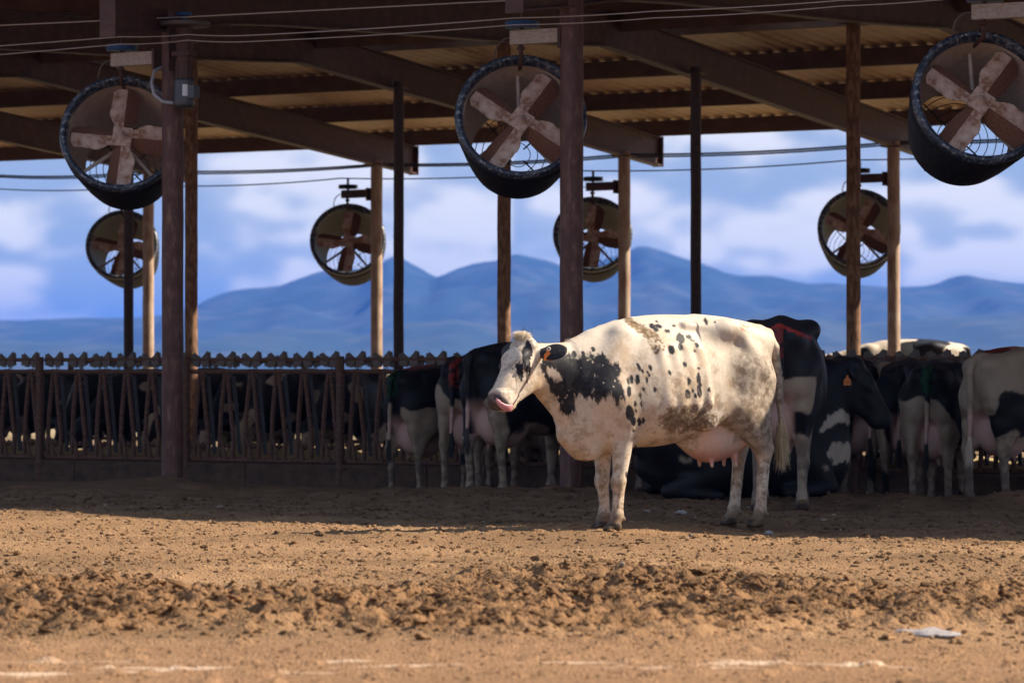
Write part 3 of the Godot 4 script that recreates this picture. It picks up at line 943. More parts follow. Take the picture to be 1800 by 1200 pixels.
func fans_and_ropes() -> void:
	var near := [[0.141 - 1.0, 0.09, "near black barrel fan with upright dusty paddles, beside the pole that carries the winch"], [0.141, 0.53, "near black barrel fan with slanting paddles, beside the rusty pole behind the white cow"], [1.141, 0.56, "largest near black barrel fan, cut off by the upper right edge of the view"]]
	var far := [[0.443 - 2.0, 0.12, "small far fan seen behind the thin dark pole, below the near fan with the winch"], [0.443 - 1.0, 0.05, "small far fan against pale cloud, on the pole left of the mountain notch"], [0.443, 0.02, "small far fan half hidden by the rusty pole behind the white cow"], [1.443, 0.42, "small far fan crossed by a sunlit rusty pole, under the largest near fan"]]
	var first := make_fan(near[0][2])
	first.set_meta("group", "near fans on the corral side")
	var gap := 0.105 + 0.445
	for i in 3:
		var f: Node3D = first
		if i: f = copy(first, near[i][2])
		var p := plan(near[i][0] * BAY, A_ROW)
		f.position = Vector3(p.x, 3.46, p.z) - ROW * (gap - [-0.06, 0.03, 0.13][i])
		turn_rotor(f, near[i][1])
		if i == 0: f.rotation.y = -0.02
		if i == 2: f.rotation.y = 0.03
	for i in 4:
		var f := copy(first, far[i][2])
		f.set_meta("group", "far fans on the other side of the shade")
		var p := plan(far[i][0] * BAY, D_ROW)
		f.position = Vector3(p.x, 3.21, p.z) - ROW * (0.092 + 0.445)
		f.rotation.y = -0.11
		turn_rotor(f, far[i][1])
		for ch in f.get_children():
			if str(ch.name) == "arm": ch.material_override = mats.red_steel
			if str(ch.name) == "sheave": ch.material_override = mats.far_cable
			if str(ch.name) == "liner": ch.material_override = mats.far_liner
	# winch on the left pole of the first row: gearbox under a drum, and a grey electric motor
	var pole := plan((0.141 - 1.0) * BAY, A_ROW)
	var w := thing("winch", "grey electric motor and rusty gearbox of a rope winch fixed to the first pole", "winch", Transform3D(Basis(ROW, Vector3.UP, -DEEP), Vector3(pole.x, 0.0, pole.z) + ROW * 0.215 - DEEP * 0.12))
	var g := Shape.new()
	g.tube([Vector3(0, 4.42, 0), Vector3(0, 4.25, 0), Vector3(0, 4.20, 0), Vector3(0, 4.06, 0), Vector3(0, 3.90, 0)], [0.085, 0.085, 0.075, 0.07, 0.06], 16)
	g.box(Transform3D(Basis(), Vector3(0, 4.30, 0)), Vector3(0.24, 0.05, 0.16))
	g.box(Transform3D(Basis(), Vector3(0, 4.17, 0)), Vector3(0.20, 0.045, 0.15))
	for x in [-0.055, 0.055]: g.box(Transform3D(Basis(), Vector3(x, 4.0, 0.0)), Vector3(0.02, 0.24, 0.1))
	part(w, "gearbox", g.mesh(), mats.red_steel)
	var pl := Shape.new()
	pl.box(Transform3D(Basis(), Vector3(-0.12, 4.22, 0.03)), Vector3(0.02, 0.42, 0.14))
	part(w, "pole_plate", pl.mesh(), mats.red_steel)
	var dr := Shape.new()
	dr.lathe(Transform3D(Basis(Vector3.RIGHT, -PI / 2), Vector3(0, 4.43, 0)), [Vector2(0.03, 0.0), Vector2(0.24, 0.0), Vector2(0.25, 0.012), Vector2(0.235, 0.022), Vector2(0.25, 0.032), Vector2(0.24, 0.045), Vector2(0.03, 0.045)], 28)
	part(w, "drum", dr.mesh(), mats.wire)
	var nut := Shape.new()
	nut.tube([Vector3(0, 4.47, 0), Vector3(0, 4.53, 0)], [0.03], 8)
	nut.lathe(Transform3D(Basis(Vector3.RIGHT, -PI / 2), Vector3(0, 4.53, 0)), [Vector2(0.0, 0.0), Vector2(0.07, 0.0), Vector2(0.075, 0.02), Vector2(0.07, 0.04), Vector2(0.0, 0.04)], 16)
	part(w, "drum_cap", nut.mesh(), mats.blue_coil)
	var mo := Shape.new()
	var mp := []
	for k in 9: mp.append(Vector2(0.101 if k % 2 == 0 else 0.098, -0.02 - k * 0.028))
	mo.lathe(Transform3D(Basis(Vector3.RIGHT, -PI / 2), Vector3(0, 3.93, 0)), [Vector2(0.0, 0.0), Vector2(0.09, 0.0)] + mp + [Vector2(0.085, -0.275), Vector2(0.0, -0.28)], 24)
	part(w, "motor", mo.mesh(), mats.motor_grey)
	var ju := Shape.new()
	ju.box(Transform3D(Basis(), Vector3(0.125, 3.80, 0.02)), Vector3(0.07, 0.12, 0.1))
	part(w, "junction_box", ju.mesh(), mats.motor_grey)
	var st := Shape.new()
	for k in 5:
		var a0 := PI * 0.36 - k * 0.10
		var a1 := a0 - 0.10
		var r := 0.1035
		st.quad(Vector3(cos(a0) * r, 3.76, sin(a0) * r), Vector3(cos(a1) * r, 3.76, sin(a1) * r), Vector3(cos(a1) * r, 3.87, sin(a1) * r), Vector3(cos(a0) * r, 3.87, sin(a0) * r), Vector3(cos(a0), 0, sin(a0)))
	part(w, "rating_plate", st.mesh(), mats.white_sticker)
	var ho := Shape.new()
	ho.tube([Vector3(-0.095, 3.70, 0.05), Vector3(-0.17, 3.71, 0.11), Vector3(-0.25, 3.78, 0.14), Vector3(-0.31, 3.90, 0.10), Vector3(-0.33, 4.02, 0.02), Vector3(-0.32, 4.06, -0.08)], [0.017], 8)
	part(w, "hose", ho.mesh(), mats.grey_hose)
	# ropes of the first row, running from sheave to sheave
	var ropes := [
		["tilt rope running nearest the roof over the first row of fans", [[-700, 84], [0, 44], [330, 29], [900, 0], [1500, -34]], 0.0065, 0.0],
		["upper tilt rope passing over the sheaves of the near fans", [[-700, 128], [212, 64], [330, 60], [450, 61], [905, 31], [1150, 19], [1480, 0], [1720, -18]], 0.0055, 0.01],
		["lower tilt rope passing just under the near sheaves", [[-700, 150], [212, 77], [330, 70], [450, 72], [905, 43], [1150, 31], [1480, 10], [1720, -8]], 0.005, 0.012]]
	for r in ropes:
		tag(part(self, "tilt_rope", sagging(r[1], A_ROW - 0.28, r[2], r[3]), mats.rope), r[0], "rope", "tilt ropes of the near fans")
	var cables := [
		["upper thick black cable strung along the far poles, with a second one twisted to it", [[-600, 322], [0, 308], [262, 300], [665, 288], [1098, 271], [1576, 249], [2100, 222]], 0.016],
		["black cable lying against the upper far cable", [[-600, 326], [0, 311], [262, 304], [665, 291], [1098, 275], [1576, 253], [2100, 226]], 0.014],
		["thin lower tilt rope along the far fans", [[-600, 350], [0, 332], [262, 326], [598, 313], [1028, 300], [1498, 281], [2100, 250]], 0.011]]
	for r in cables:
		tag(part(self, "cable", sagging(r[1], D_ROW + 0.16, r[2], 0.05), mats.far_cable), r[0], "cable", "cables along the far poles")

func turn_rotor(f: Node3D, a: float) -> void:
	for ch in f.get_children():
		if str(ch.name) == "hub": ch.transform.basis = ch.transform.basis * Basis(Vector3(0, 0, 1), -a)

func copy(o: Node3D, label: String) -> Node3D:
	var called := str(o.name)
	var cut := called.rfind("_")
	if cut > 0 and called.substr(cut + 1).is_valid_int(): called = called.substr(0, cut)
	var c: Node3D = o.duplicate()
	c.name = numbered(called)
	add_child(c, true)
	c.set_meta("label", label)
	return c

# ---------------------------------------------------------------- bodies: one field per animal, meshed by surface nets
# a body's own axes: x forward, y up, z to its right

func cone(f: Array, a: Vector3, b: Vector3, ra: float, rb: float, k := 0.04, flat := 1.0) -> void:
	f.append([0, a, b, ra, rb, k, flat])

func blob(f: Array, o: Vector3, r: Vector3, k := 0.05, basis := Basis()) -> void:
	f.append([1, o, r, basis.inverse(), maxf(r.x, maxf(r.y, r.z)), k])

func loft(f: Array, rows: Array, k := 0.05) -> void:     # rows: x, top, bottom, half width, height of the widest line (0 to 1), lower exponent
	f.append([2, rows, k])

func loft_at(rows: Array, x: float) -> Array:
	var n := rows.size()
	if x <= rows[0][0]: return rows[0]
	for i in n - 1:
		if x <= rows[i + 1][0]:
			var t: float = (x - rows[i][0]) / (rows[i + 1][0] - rows[i][0])
			var o := []
			for j in rows[i].size():
				o.append(cubic_interpolate(rows[i][j], rows[i + 1][j], rows[maxi(i - 1, 0)][j], rows[mini(i + 2, n - 1)][j], t))
			return o
	return rows[n - 1]

func fill(fd: PackedFloat32Array, prims: Array, lo: Vector3, nx: int, ny: int, nz: int, cell: float) -> PackedFloat32Array:
	for p in prims:
		var a: Vector3
		var b: Vector3
		var k: float
		if p[0] == 0:
			var r := maxf(p[3], p[4]); k = p[5]
			a = (p[1] as Vector3).min(p[2]) - Vector3.ONE * (r + k); b = (p[1] as Vector3).max(p[2]) + Vector3.ONE * (r + k)
		elif p[0] == 1:
			k = p[5]
			a = p[1] - Vector3.ONE * (p[4] + k); b = p[1] + Vector3.ONE * (p[4] + k)
		else:
			k = p[2]
			var rows: Array = p[1]
			var w := 0.0; var t := -9.0; var u := 9.0
			for r in rows:
				w = maxf(w, r[3]); t = maxf(t, r[1]); u = minf(u, r[2])
			a = Vector3(rows[0][0] - k, u - k, -w - k); b = Vector3(rows[rows.size() - 1][0] + k, t + k, w + k)
		var i0 := maxi(0, int((a.x - lo.x) / cell)); var i1 := mini(nx - 1, int((b.x - lo.x) / cell) + 1)
		var j0 := maxi(0, int((a.y - lo.y) / cell)); var j1 := mini(ny - 1, int((b.y - lo.y) / cell) + 1)
		var k0 := maxi(0, int((a.z - lo.z) / cell)); var k1 := mini(nz - 1, int((b.z - lo.z) / cell) + 1)
		if i1 < i0 or j1 < j0 or k1 < k0: continue
		var kind: int = p[0]
		var pa := Vector3(); var ab := Vector3(); var ll := 1.0; var ra := 0.0; var rd := 0.0; var fl := 1.0
		var inv := Basis(); var rr := Vector3.ONE; var mn := 1.0
		if kind == 0:
			pa = p[1]; ab = (p[2] as Vector3) - pa; ll = maxf(ab.length_squared(), 1e-9); ra = p[3]; rd = (p[4] as float) - ra; fl = p[6]
		elif kind == 1:
			pa = p[1]; rr = p[2]; inv = p[3]; mn = minf(rr.x, minf(rr.y, rr.z))
		for i in range(i0, i1 + 1):
			var x := lo.x + i * cell
			var top := 0.0; var bot := 0.0; var wid := 1.0; var mid := 0.0; var ex := 2.0; var over := -1.0; var s := 1.0
			if kind == 2:
				var row := loft_at(p[1], x)
				top = row[1]; bot = row[2]; wid = maxf(row[3], 0.004); mid = lerpf(bot, top, row[4]); ex = row[5]
				over = maxf((p[1][0][0] as float) - x, x - (p[1][(p[1] as Array).size() - 1][0] as float))
				s = minf(wid, (top - bot) * 0.5)
			for j in range(j0, j1 + 1):
				var y := lo.y + j * cell
				var at := (i * ny + j) * nz
				var qy := 0.0
				if kind == 2:
					qy = (y - mid) / (top - mid) if y > mid else (mid - y) / (mid - bot)
					if y > mid: qy = qy * qy
					else: qy = pow(qy, ex)
				for kk in range(k0, k1 + 1):
					var z := lo.z + kk * cell
					var d: float
					if kind == 0:
						var q := Vector3(x, y, z) - pa
						var t := clampf(q.dot(ab) / ll, 0.0, 1.0)
						q -= ab * t
						q.z *= fl
						d = q.length() - (ra + rd * t)
					elif kind == 1:
						var q := inv * (Vector3(x, y, z) - pa)
						d = ((q / rr).length() - 1.0) * mn
					else:
						var qz := absf(z) / wid
						d = (sqrt(qy + qz * qz) - 1.0) * s
						if over > 0.0: d = maxf(d, over)
					var o := fd[at + kk]
					var h := k - absf(o - d)
					if h > 0.0: fd[at + kk] = minf(o, d) - h * h * 0.25 / k
					elif d < o: fd[at + kk] = d
	return fd

# surface nets over the box; only cells between x_from and x_to belong to this grid (so that a finer grid can take over the head)
func skin(s: Shape, prims: Array, lo: Vector3, hi: Vector3, cell: float, x_from := -99.0, x_to := 99.0) -> void:
	var nx := int((hi.x - lo.x) / cell) + 2
	var ny := int((hi.y - lo.y) / cell) + 2
	var nz := int((hi.z - lo.z) / cell) + 2
	var fd := PackedFloat32Array()
	fd.resize(nx * ny * nz)
	fd.fill(0.5)
	fd = fill(fd, prims, lo, nx, ny, nz, cell)
	var id := PackedInt32Array()
	id.resize(nx * ny * nz)
	id.fill(-1)
	var sy := nz
	var sx := ny * nz
	for i in nx - 1:
		for j in ny - 1:
			var at := i * sx + j * sy
			for k in nz - 1:
				var a := fd[at]; var b := fd[at + 1]; var c := fd[at + sy]; var d := fd[at + sy + 1]
				var e := fd[at + sx]; var f := fd[at + sx + 1]; var g := fd[at + sx + sy]; var h := fd[at + sx + sy + 1]
				var inside := int(a < 0.0) + int(b < 0.0) + int(c < 0.0) + int(d < 0.0) + int(e < 0.0) + int(f < 0.0) + int(g < 0.0) + int(h < 0.0)
				if inside > 0 and inside < 8:
					var n := 0
					var p := Vector3.ZERO
					if (a < 0.0) != (b < 0.0): p += Vector3(0, 0, a / (a - b)); n += 1
					if (c < 0.0) != (d < 0.0): p += Vector3(0, 1, c / (c - d)); n += 1
					if (e < 0.0) != (f < 0.0): p += Vector3(1, 0, e / (e - f)); n += 1
					if (g < 0.0) != (h < 0.0): p += Vector3(1, 1, g / (g - h)); n += 1
					if (a < 0.0) != (c < 0.0): p += Vector3(0, a / (a - c), 0); n += 1
					if (b < 0.0) != (d < 0.0): p += Vector3(0, b / (b - d), 1); n += 1
					if (e < 0.0) != (g < 0.0): p += Vector3(1, e / (e - g), 0); n += 1
					if (f < 0.0) != (h < 0.0): p += Vector3(1, f / (f - h), 1); n += 1
					if (a < 0.0) != (e < 0.0): p += Vector3(a / (a - e), 0, 0); n += 1
					if (b < 0.0) != (f < 0.0): p += Vector3(b / (b - f), 0, 1); n += 1
					if (c < 0.0) != (g < 0.0): p += Vector3(c / (c - g), 1, 0); n += 1
					if (d < 0.0) != (h < 0.0): p += Vector3(d / (d - h), 1, 1); n += 1
					p = lo + (Vector3(i, j, k) + p / n) * cell
					if p.x > x_from and p.x < x_to:
						var gr := Vector3(e + f + g + h - a - b - c - d, c + d + g + h - a - b - e - f, b + d + f + h - a - c - e - g)
						id[at] = s.put(p, gr.normalized())
				at += 1
	for i in range(1, nx - 1):
		for j in range(1, ny - 1):
			for k in range(1, nz - 1):
				var at := i * sx + j * sy + k
				var v := fd[at] < 0.0
				if v != (fd[at + sx] < 0.0): face(s, id[at], id[at - sy], id[at - sy - 1], id[at - 1])
				if v != (fd[at + sy] < 0.0): face(s, id[at], id[at - sx], id[at - sx - 1], id[at - 1])
				if v != (fd[at + 1] < 0.0): face(s, id[at], id[at - sx], id[at - sx - sy], id[at - sy])

func face(s: Shape, a: int, b: int, c: int, d: int) -> void:
	if a < 0 or b < 0 or c < 0 or d < 0: return
	s.tri(a, b, c); s.tri(a, c, d)

# ---------------------------------------------------------------- the cow

func head_frame(o: Vector3, pitch: float, turn: float) -> Transform3D:   # columns: towards the muzzle, towards the forehead, to the right
	var f := Vector3(cos(turn), 0, -sin(turn))
	return Transform3D(Basis(f * cos(pitch) - Vector3.UP * sin(pitch), f * sin(pitch) + Vector3.UP * cos(pitch), Vector3(sin(turn), 0, cos(turn))), o)

func head_prims(f: Array, h: Transform3D, ears := true) -> void:
	blob(f, h * Vector3(0.085, -0.02, 0), Vector3(0.125, 0.105, 0.105), 0.04, h.basis)
	blob(f, h * Vector3(-0.005, 0.03, 0), Vector3(0.06, 0.055, 0.075), 0.04, h.basis)
	for s in [-1.0, 1.0]:
		blob(f, h * Vector3(0.145, 0.048, 0.066 * s), Vector3(0.062, 0.040, 0.042), 0.03, h.basis)        # brow
		blob(f, h * Vector3(0.185, 0.012, 0.098 * s), Vector3(0.044, 0.030, 0.026), 0.018, h.basis)      # eye socket
		cone(f, h * Vector3(0.24, -0.035, 0.085 * s), h * Vector3(0.35, -0.028, 0.062 * s), 0.020, 0.014, 0.02)   # crest of the cheek
		blob(f, h * Vector3(0.455, -0.035, 0.052 * s), Vector3(0.045, 0.045, 0.022), 0.02, h.basis)
		blob(f, h * Vector3(0.17, -0.115, 0.055 * s), Vector3(0.115, 0.10, 0.042), 0.05, h.basis)         # cheek
		cone(f, h * Vector3(0.20, -0.155, 0.045 * s), h * Vector3(0.44, -0.085, 0.026 * s), 0.035, 0.026, 0.05)
		blob(f, h * Vector3(0.475, 0.012, 0.042 * s), Vector3(0.04, 0.034, 0.03), 0.03, h.basis)         # nostril wing
		blob(f, h * Vector3(0.36, -0.045, 0.055 * s), Vector3(0.10, 0.05, 0.022), 0.05, h.basis)          # lip
		blob(f, h * Vector3(0.02, 0.03, 0.085 * s), Vector3(0.035, 0.03, 0.025), 0.04, h.basis)          # horn bud
	cone(f, h * Vector3(0.12, -0.01, 0), h * Vector3(0.43, 0.0, 0), 0.088, 0.052, 0.05)
	cone(f, h * Vector3(0.20, 0.02, 0), h * Vector3(0.44, 0.018, 0), 0.055, 0.042, 0.05)
	blob(f, h * Vector3(0.472, -0.020, 0), Vector3(0.056, 0.052, 0.060), 0.035, h.basis)
	blob(f, h * Vector3(0.445, -0.088, 0), Vector3(0.062, 0.026, 0.048), 0.02, h.basis)                   # lower lip and chin

func cow_prims(o: Dictionary) -> Array:
	var f := []
	var dy: float = o.get("drop", 0.0)
	var body := [
		[-0.735, 1.36, 1.20, 0.04, 0.5, 2.0], [-0.70, 1.40, 1.10, 0.12, 0.5, 2.0], [-0.63, 1.45, 0.98, 0.185, 0.55, 2.0], [-0.51, 1.485, 0.84, 0.24, 0.55, 2.0], [-0.36, 1.515, 0.74, 0.285, 0.52, 2.0], [-0.18, 1.53, 0.69, 0.315, 0.48, 2.1],
		[0.0, 1.535, 0.635, 0.345, 0.44, 2.2], [0.2, 1.535, 0.595, 0.365, 0.42, 2.3], [0.4, 1.52, 0.585, 0.355, 0.43, 2.2], [0.58, 1.475, 0.575, 0.31, 0.45, 2.0], [0.74, 1.395, 0.56, 0.25, 0.48, 1.8],
		[0.87, 1.34, 0.57, 0.20, 0.52, 1.7], [0.97, 1.27, 0.64, 0.15, 0.55, 1.8], [1.03, 1.12, 0.76, 0.08, 0.5, 2.0]]
	for r in body:
		r[1] += dy; r[2] += dy
		r[3] *= float(o.get("wide", 1.0))
	loft(f, body, 0.06)
	# spine, hooks, pins, shoulder blades
	cone(f, Vector3(-0.64, 1.435 + dy, 0), Vector3(-0.1, 1.475 + dy, 0), 0.035, 0.04, 0.06)
	cone(f, Vector3(0.45, 1.445 + dy, 0), Vector3(0.78, 1.355 + dy, 0), 0.04, 0.045, 0.06)
	for s in [-1.0, 1.0]:
		blob(f, Vector3(-0.22, 1.43 + dy, 0.245 * s), Vector3(0.10, 0.05, 0.055), 0.14)
		cone(f, Vector3(-0.24, 1.425 + dy, 0.23 * s), Vector3(-0.64, 1.36 + dy, 0.12 * s), 0.03, 0.04, 0.10)
		blob(f, Vector3(-0.675, 1.345 + dy, 0.10 * s), Vector3(0.055, 0.055, 0.05), 0.07)
		cone(f, Vector3(0.62, 1.36 + dy, 0.14 * s), Vector3(0.78, 0.98 + dy, 0.185 * s), 0.08, 0.12, 0.09, 1.3)
		cone(f, Vector3(-0.57, 1.30 + dy, 0.10 * s), Vector3(-0.60, 0.98 + dy, 0.12 * s), 0.09, 0.09, 0.08)
	# neck
	var n: Array = o.neck
	for r in n:
		r[1] += dy; r[2] += dy
	loft(f, n, 0.09)
	if not o.get("lying", false):
		var fl: Array = o.front
		var hl: Array = o.hind
		for e in 2:
			var s := -1.0 if e == 0 else 1.0
			var z := 0.165 * s
			var q: Array = fl[e]                        # elbow, knee, fetlock, hoof along x, and a lift
			cone(f, Vector3(0.70, 0.95, z * 1.05), Vector3(q[0], 0.72, z * 1.02), 0.13, 0.088, 0.08, 1.1)
			cone(f, Vector3(q[0] + 0.015, 0.76, z), Vector3(q[1] - 0.005, 0.37, z), 0.088, 0.048, 0.05)
			blob(f, Vector3(q[1] + 0.006, 0.345, z), Vector3(0.052, 0.062, 0.050), 0.025)
			cone(f, Vector3(q[1], 0.34, z), Vector3(q[2], 0.13, z), 0.040, 0.033, 0.03)
			cone(f, Vector3(q[1] - 0.022, 0.30, z), Vector3(q[2] - 0.022, 0.13, z), 0.022, 0.022, 0.02)
			blob(f, Vector3(q[2], 0.105, z), Vector3(0.046, 0.045, 0.045), 0.03)
			for c in [-0.022, 0.022]:
				cone(f, Vector3(q[2] + 0.005, 0.09, z + c * 0.6), Vector3(q[3], 0.045, z + c), 0.034, 0.036, 0.016)
				cone(f, Vector3(q[3] - 0.01, 0.034, z + c), Vector3(q[3] + 0.05, 0.018, z + c * 1.15), 0.038, 0.021, 0.010)
			for c in [-0.02, 0.02]: blob(f, Vector3(q[2] - 0.045, 0.085, z + c), Vector3(0.016, 0.018, 0.012), 0.01)
		for e in 2:
			var s := -1.0 if e == 0 else 1.0
			var z := 0.185 * s
			var q: Array = hl[e]                        # hock, fetlock, hoof
			cone(f, Vector3(-0.40, 1.12, z * 1.0), Vector3(-0.34, 0.86, z * 1.08), 0.20, 0.145, 0.08, 1.25)
			cone(f, Vector3(-0.54, 1.05, z * 0.85), Vector3(-0.53, 0.80, z * 0.92), 0.15, 0.105, 0.08, 1.2)
			cone(f, Vector3(-0.385, 0.87, z), Vector3(q[0] + 0.012, 0.56, z * 0.95), 0.165, 0.062, 0.07, 1.2)
			blob(f, Vector3(-0.26, 0.84, z * 1.12), Vector3(0.075, 0.085, 0.06), 0.06)
			cone(f, Vector3(-0.60, 0.80, z * 0.93), Vector3(q[0] - 0.045, 0.585, z * 0.93), 0.05, 0.028, 0.05)
			blob(f, Vector3(q[0] - 0.035, 0.565, z * 0.93), Vector3(0.038, 0.045, 0.035), 0.03)
			blob(f, Vector3(q[0] + 0.006, 0.525, z * 0.93), Vector3(0.058, 0.07, 0.048), 0.035)
			cone(f, Vector3(q[0] + 0.002, 0.50, z * 0.93), Vector3(q[1], 0.14, z * 0.93), 0.043, 0.036, 0.03)
			cone(f, Vector3(q[0] - 0.026, 0.48, z * 0.93), Vector3(q[1] - 0.024, 0.14, z * 0.93), 0.022, 0.022, 0.02)
			blob(f, Vector3(q[1], 0.112, z * 0.93), Vector3(0.048, 0.047, 0.046), 0.03)
			for c in [-0.022, 0.022]:
				cone(f, Vector3(q[1] + 0.005, 0.09, z * 0.93 + c * 0.6), Vector3(q[2], 0.045, z * 0.93 + c), 0.035, 0.036, 0.016)
				cone(f, Vector3(q[2] - 0.012, 0.034, z * 0.93 + c), Vector3(q[2] + 0.05, 0.018, z * 0.93 + c * 1.15), 0.038, 0.021, 0.010)
			for c in [-0.02, 0.02]: blob(f, Vector3(q[1] - 0.048, 0.09, z * 0.93 + c), Vector3(0.016, 0.018, 0.012), 0.01)
		# udder
		blob(f, Vector3(-0.25, 0.69, 0), Vector3(0.265, 0.215, 0.195), 0.04)
		blob(f, Vector3(-0.43, 0.72, 0), Vector3(0.14, 0.20, 0.16), 0.05)
		cone(f, Vector3(-0.02, 0.64, 0), Vector3(-0.22, 0.60, 0), 0.06, 0.11, 0.06)
		for t in [[-0.20, -0.07], [-0.20, 0.07], [-0.41, -0.075], [-0.41, 0.06]]:
			cone(f, Vector3(t[0], 0.52, t[1]), Vector3(t[0] - 0.004, 0.445, t[1] * 1.12), 0.022, 0.012, 0.018)
	else:
		for s in [-1.0, 1.0]:
			cone(f, Vector3(0.66, 0.42, 0.24 * s), Vector3(0.82, 0.12, 0.30 * s), 0.11, 0.065, 0.06)
			cone(f, Vector3(0.82, 0.10, 0.30 * s), Vector3(0.50, 0.06, 0.33 * s), 0.055, 0.042, 0.03)
			cone(f, Vector3(-0.40, 0.50, 0.28 * s), Vector3(-0.10, 0.24, 0.40 * s), 0.22, 0.12, 0.08)
			cone(f, Vector3(-0.10, 0.20, 0.41 * s), Vector3(-0.46, 0.09, 0.43 * s), 0.09, 0.05, 0.05)
			cone(f, Vector3(-0.46, 0.08, 0.43 * s), Vector3(-0.06, 0.05, 0.47 * s), 0.045, 0.038, 0.03)
		blob(f, Vector3(0.1, 0.26, 0), Vector3(0.75, 0.26, 0.42), 0.1)
	head_prims(f, o.head)
	for s in [-1.0, 1.0]:
		var e: Vector3 = o.ear if s < 0.0 else Vector3(o.ear.x, o.ear.y, -o.ear.z)
		if s > 0.0 and o.has("ear_right"): e = o.ear_right
		var b: Vector3 = o.head * Vector3(0.035, -0.035, 0.10 * s)
		var out := e.normalized()
		var thin := out.cross(o.head.basis.x).normalized()
		var bs := Basis(out, thin.cross(out), thin)
		cone(f, b - out * 0.02, b + out * 0.05, 0.032, 0.026, 0.02)
		blob(f, b + out * 0.115, Vector3(0.100, 0.070, 0.018), 0.02, bs)
	# tail down to its switch
	var tail: Array = o.tail
	for i in tail.size() - 1:
		var r0 := lerpf(0.042, 0.02, float(i) / (tail.size() - 1))
		var r1 := lerpf(0.042, 0.02, float(i + 1) / (tail.size() - 1))
		cone(f, tail[i] + Vector3(0, dy, 0), tail[i + 1] + Vector3(0, dy, 0), r0, r1, 0.02)
	return f

func standing(k := 0) -> Dictionary:
	var o := {
		"neck": [[0.66, 1.42, 0.62, 0.20, 0.5, 1.7], [0.84, 1.40, 0.66, 0.185, 0.55, 1.7], [1.0, 1.37, 0.78, 0.15, 0.58, 1.7], [1.14, 1.34, 0.90, 0.125, 0.58, 1.8], [1.28, 1.32, 0.99, 0.11, 0.55, 2.0], [1.37, 1.28, 1.06, 0.09, 0.5, 2.0]],
		"head": head_frame(Vector3(1.36, 1.27, 0), 0.75, 0.0),
		"ear": Vector3(-0.35, 0.05, -0.93),
		"tail": [Vector3(-0.68, 1.43, 0), Vector3(-0.76, 1.39, 0), Vector3(-0.80, 1.28, 0.005), Vector3(-0.80, 1.08, 0.012), Vector3(-0.80, 0.86, 0.01), Vector3(-0.80, 0.68, 0.0)],
		"front": [[0.60, 0.62, 0.61, 0.64], [0.58, 0.55, 0.53, 0.56]], "hind": [[-0.60, -0.57, -0.53], [-0.50, -0.46, -0.42]]}
	if k == 1:                                        # head down, reaching through the fence
		o.neck = [[0.66, 1.41, 0.60, 0.20, 0.5, 1.7], [0.84, 1.36, 0.60, 0.185, 0.55, 1.7], [1.0, 1.26, 0.62, 0.15, 0.55, 1.7], [1.16, 1.12, 0.62, 0.125, 0.55, 1.8], [1.32, 0.96, 0.60, 0.105, 0.55, 2.0], [1.42, 0.86, 0.60, 0.09, 0.5, 2.0]]
		o.head = head_frame(Vector3(1.42, 0.80, 0), 0.95, 0.0)
	return o

# ---------------------------------------------------------------- hides: base colour of each animal, laid on its own skin

const CREAM := Vector3(0.62, 0.525, 0.42)
const COAT_BLACK := Vector3(0.014, 0.013, 0.016)
const MUCK := Vector3(0.135, 0.085, 0.048)

func in_poly(p: Vector2, poly: PackedVector2Array) -> bool:
	return Geometry2D.is_point_in_polygon(p, poly)

func traced(flat: Array, ox: float, oy: float, k: float) -> PackedVector2Array:
	var o := PackedVector2Array()
	for i in range(0, flat.size(), 2): o.append(Vector2(ox + flat[i] / k, oy + flat[i + 1] / k))
	return o

# a flat map of the cow's left side, 1/241 m to a unit, measured on the animal: across falls towards the head
func side_map(p: Vector3) -> Vector2:
	return Vector2(1200.0 - 204.0 * p.x - 128.0 * p.z, 650.0 + (1.15 - p.y) * 241.0 * (1.0 + 0.0218 * p.x - 0.035 * p.z))

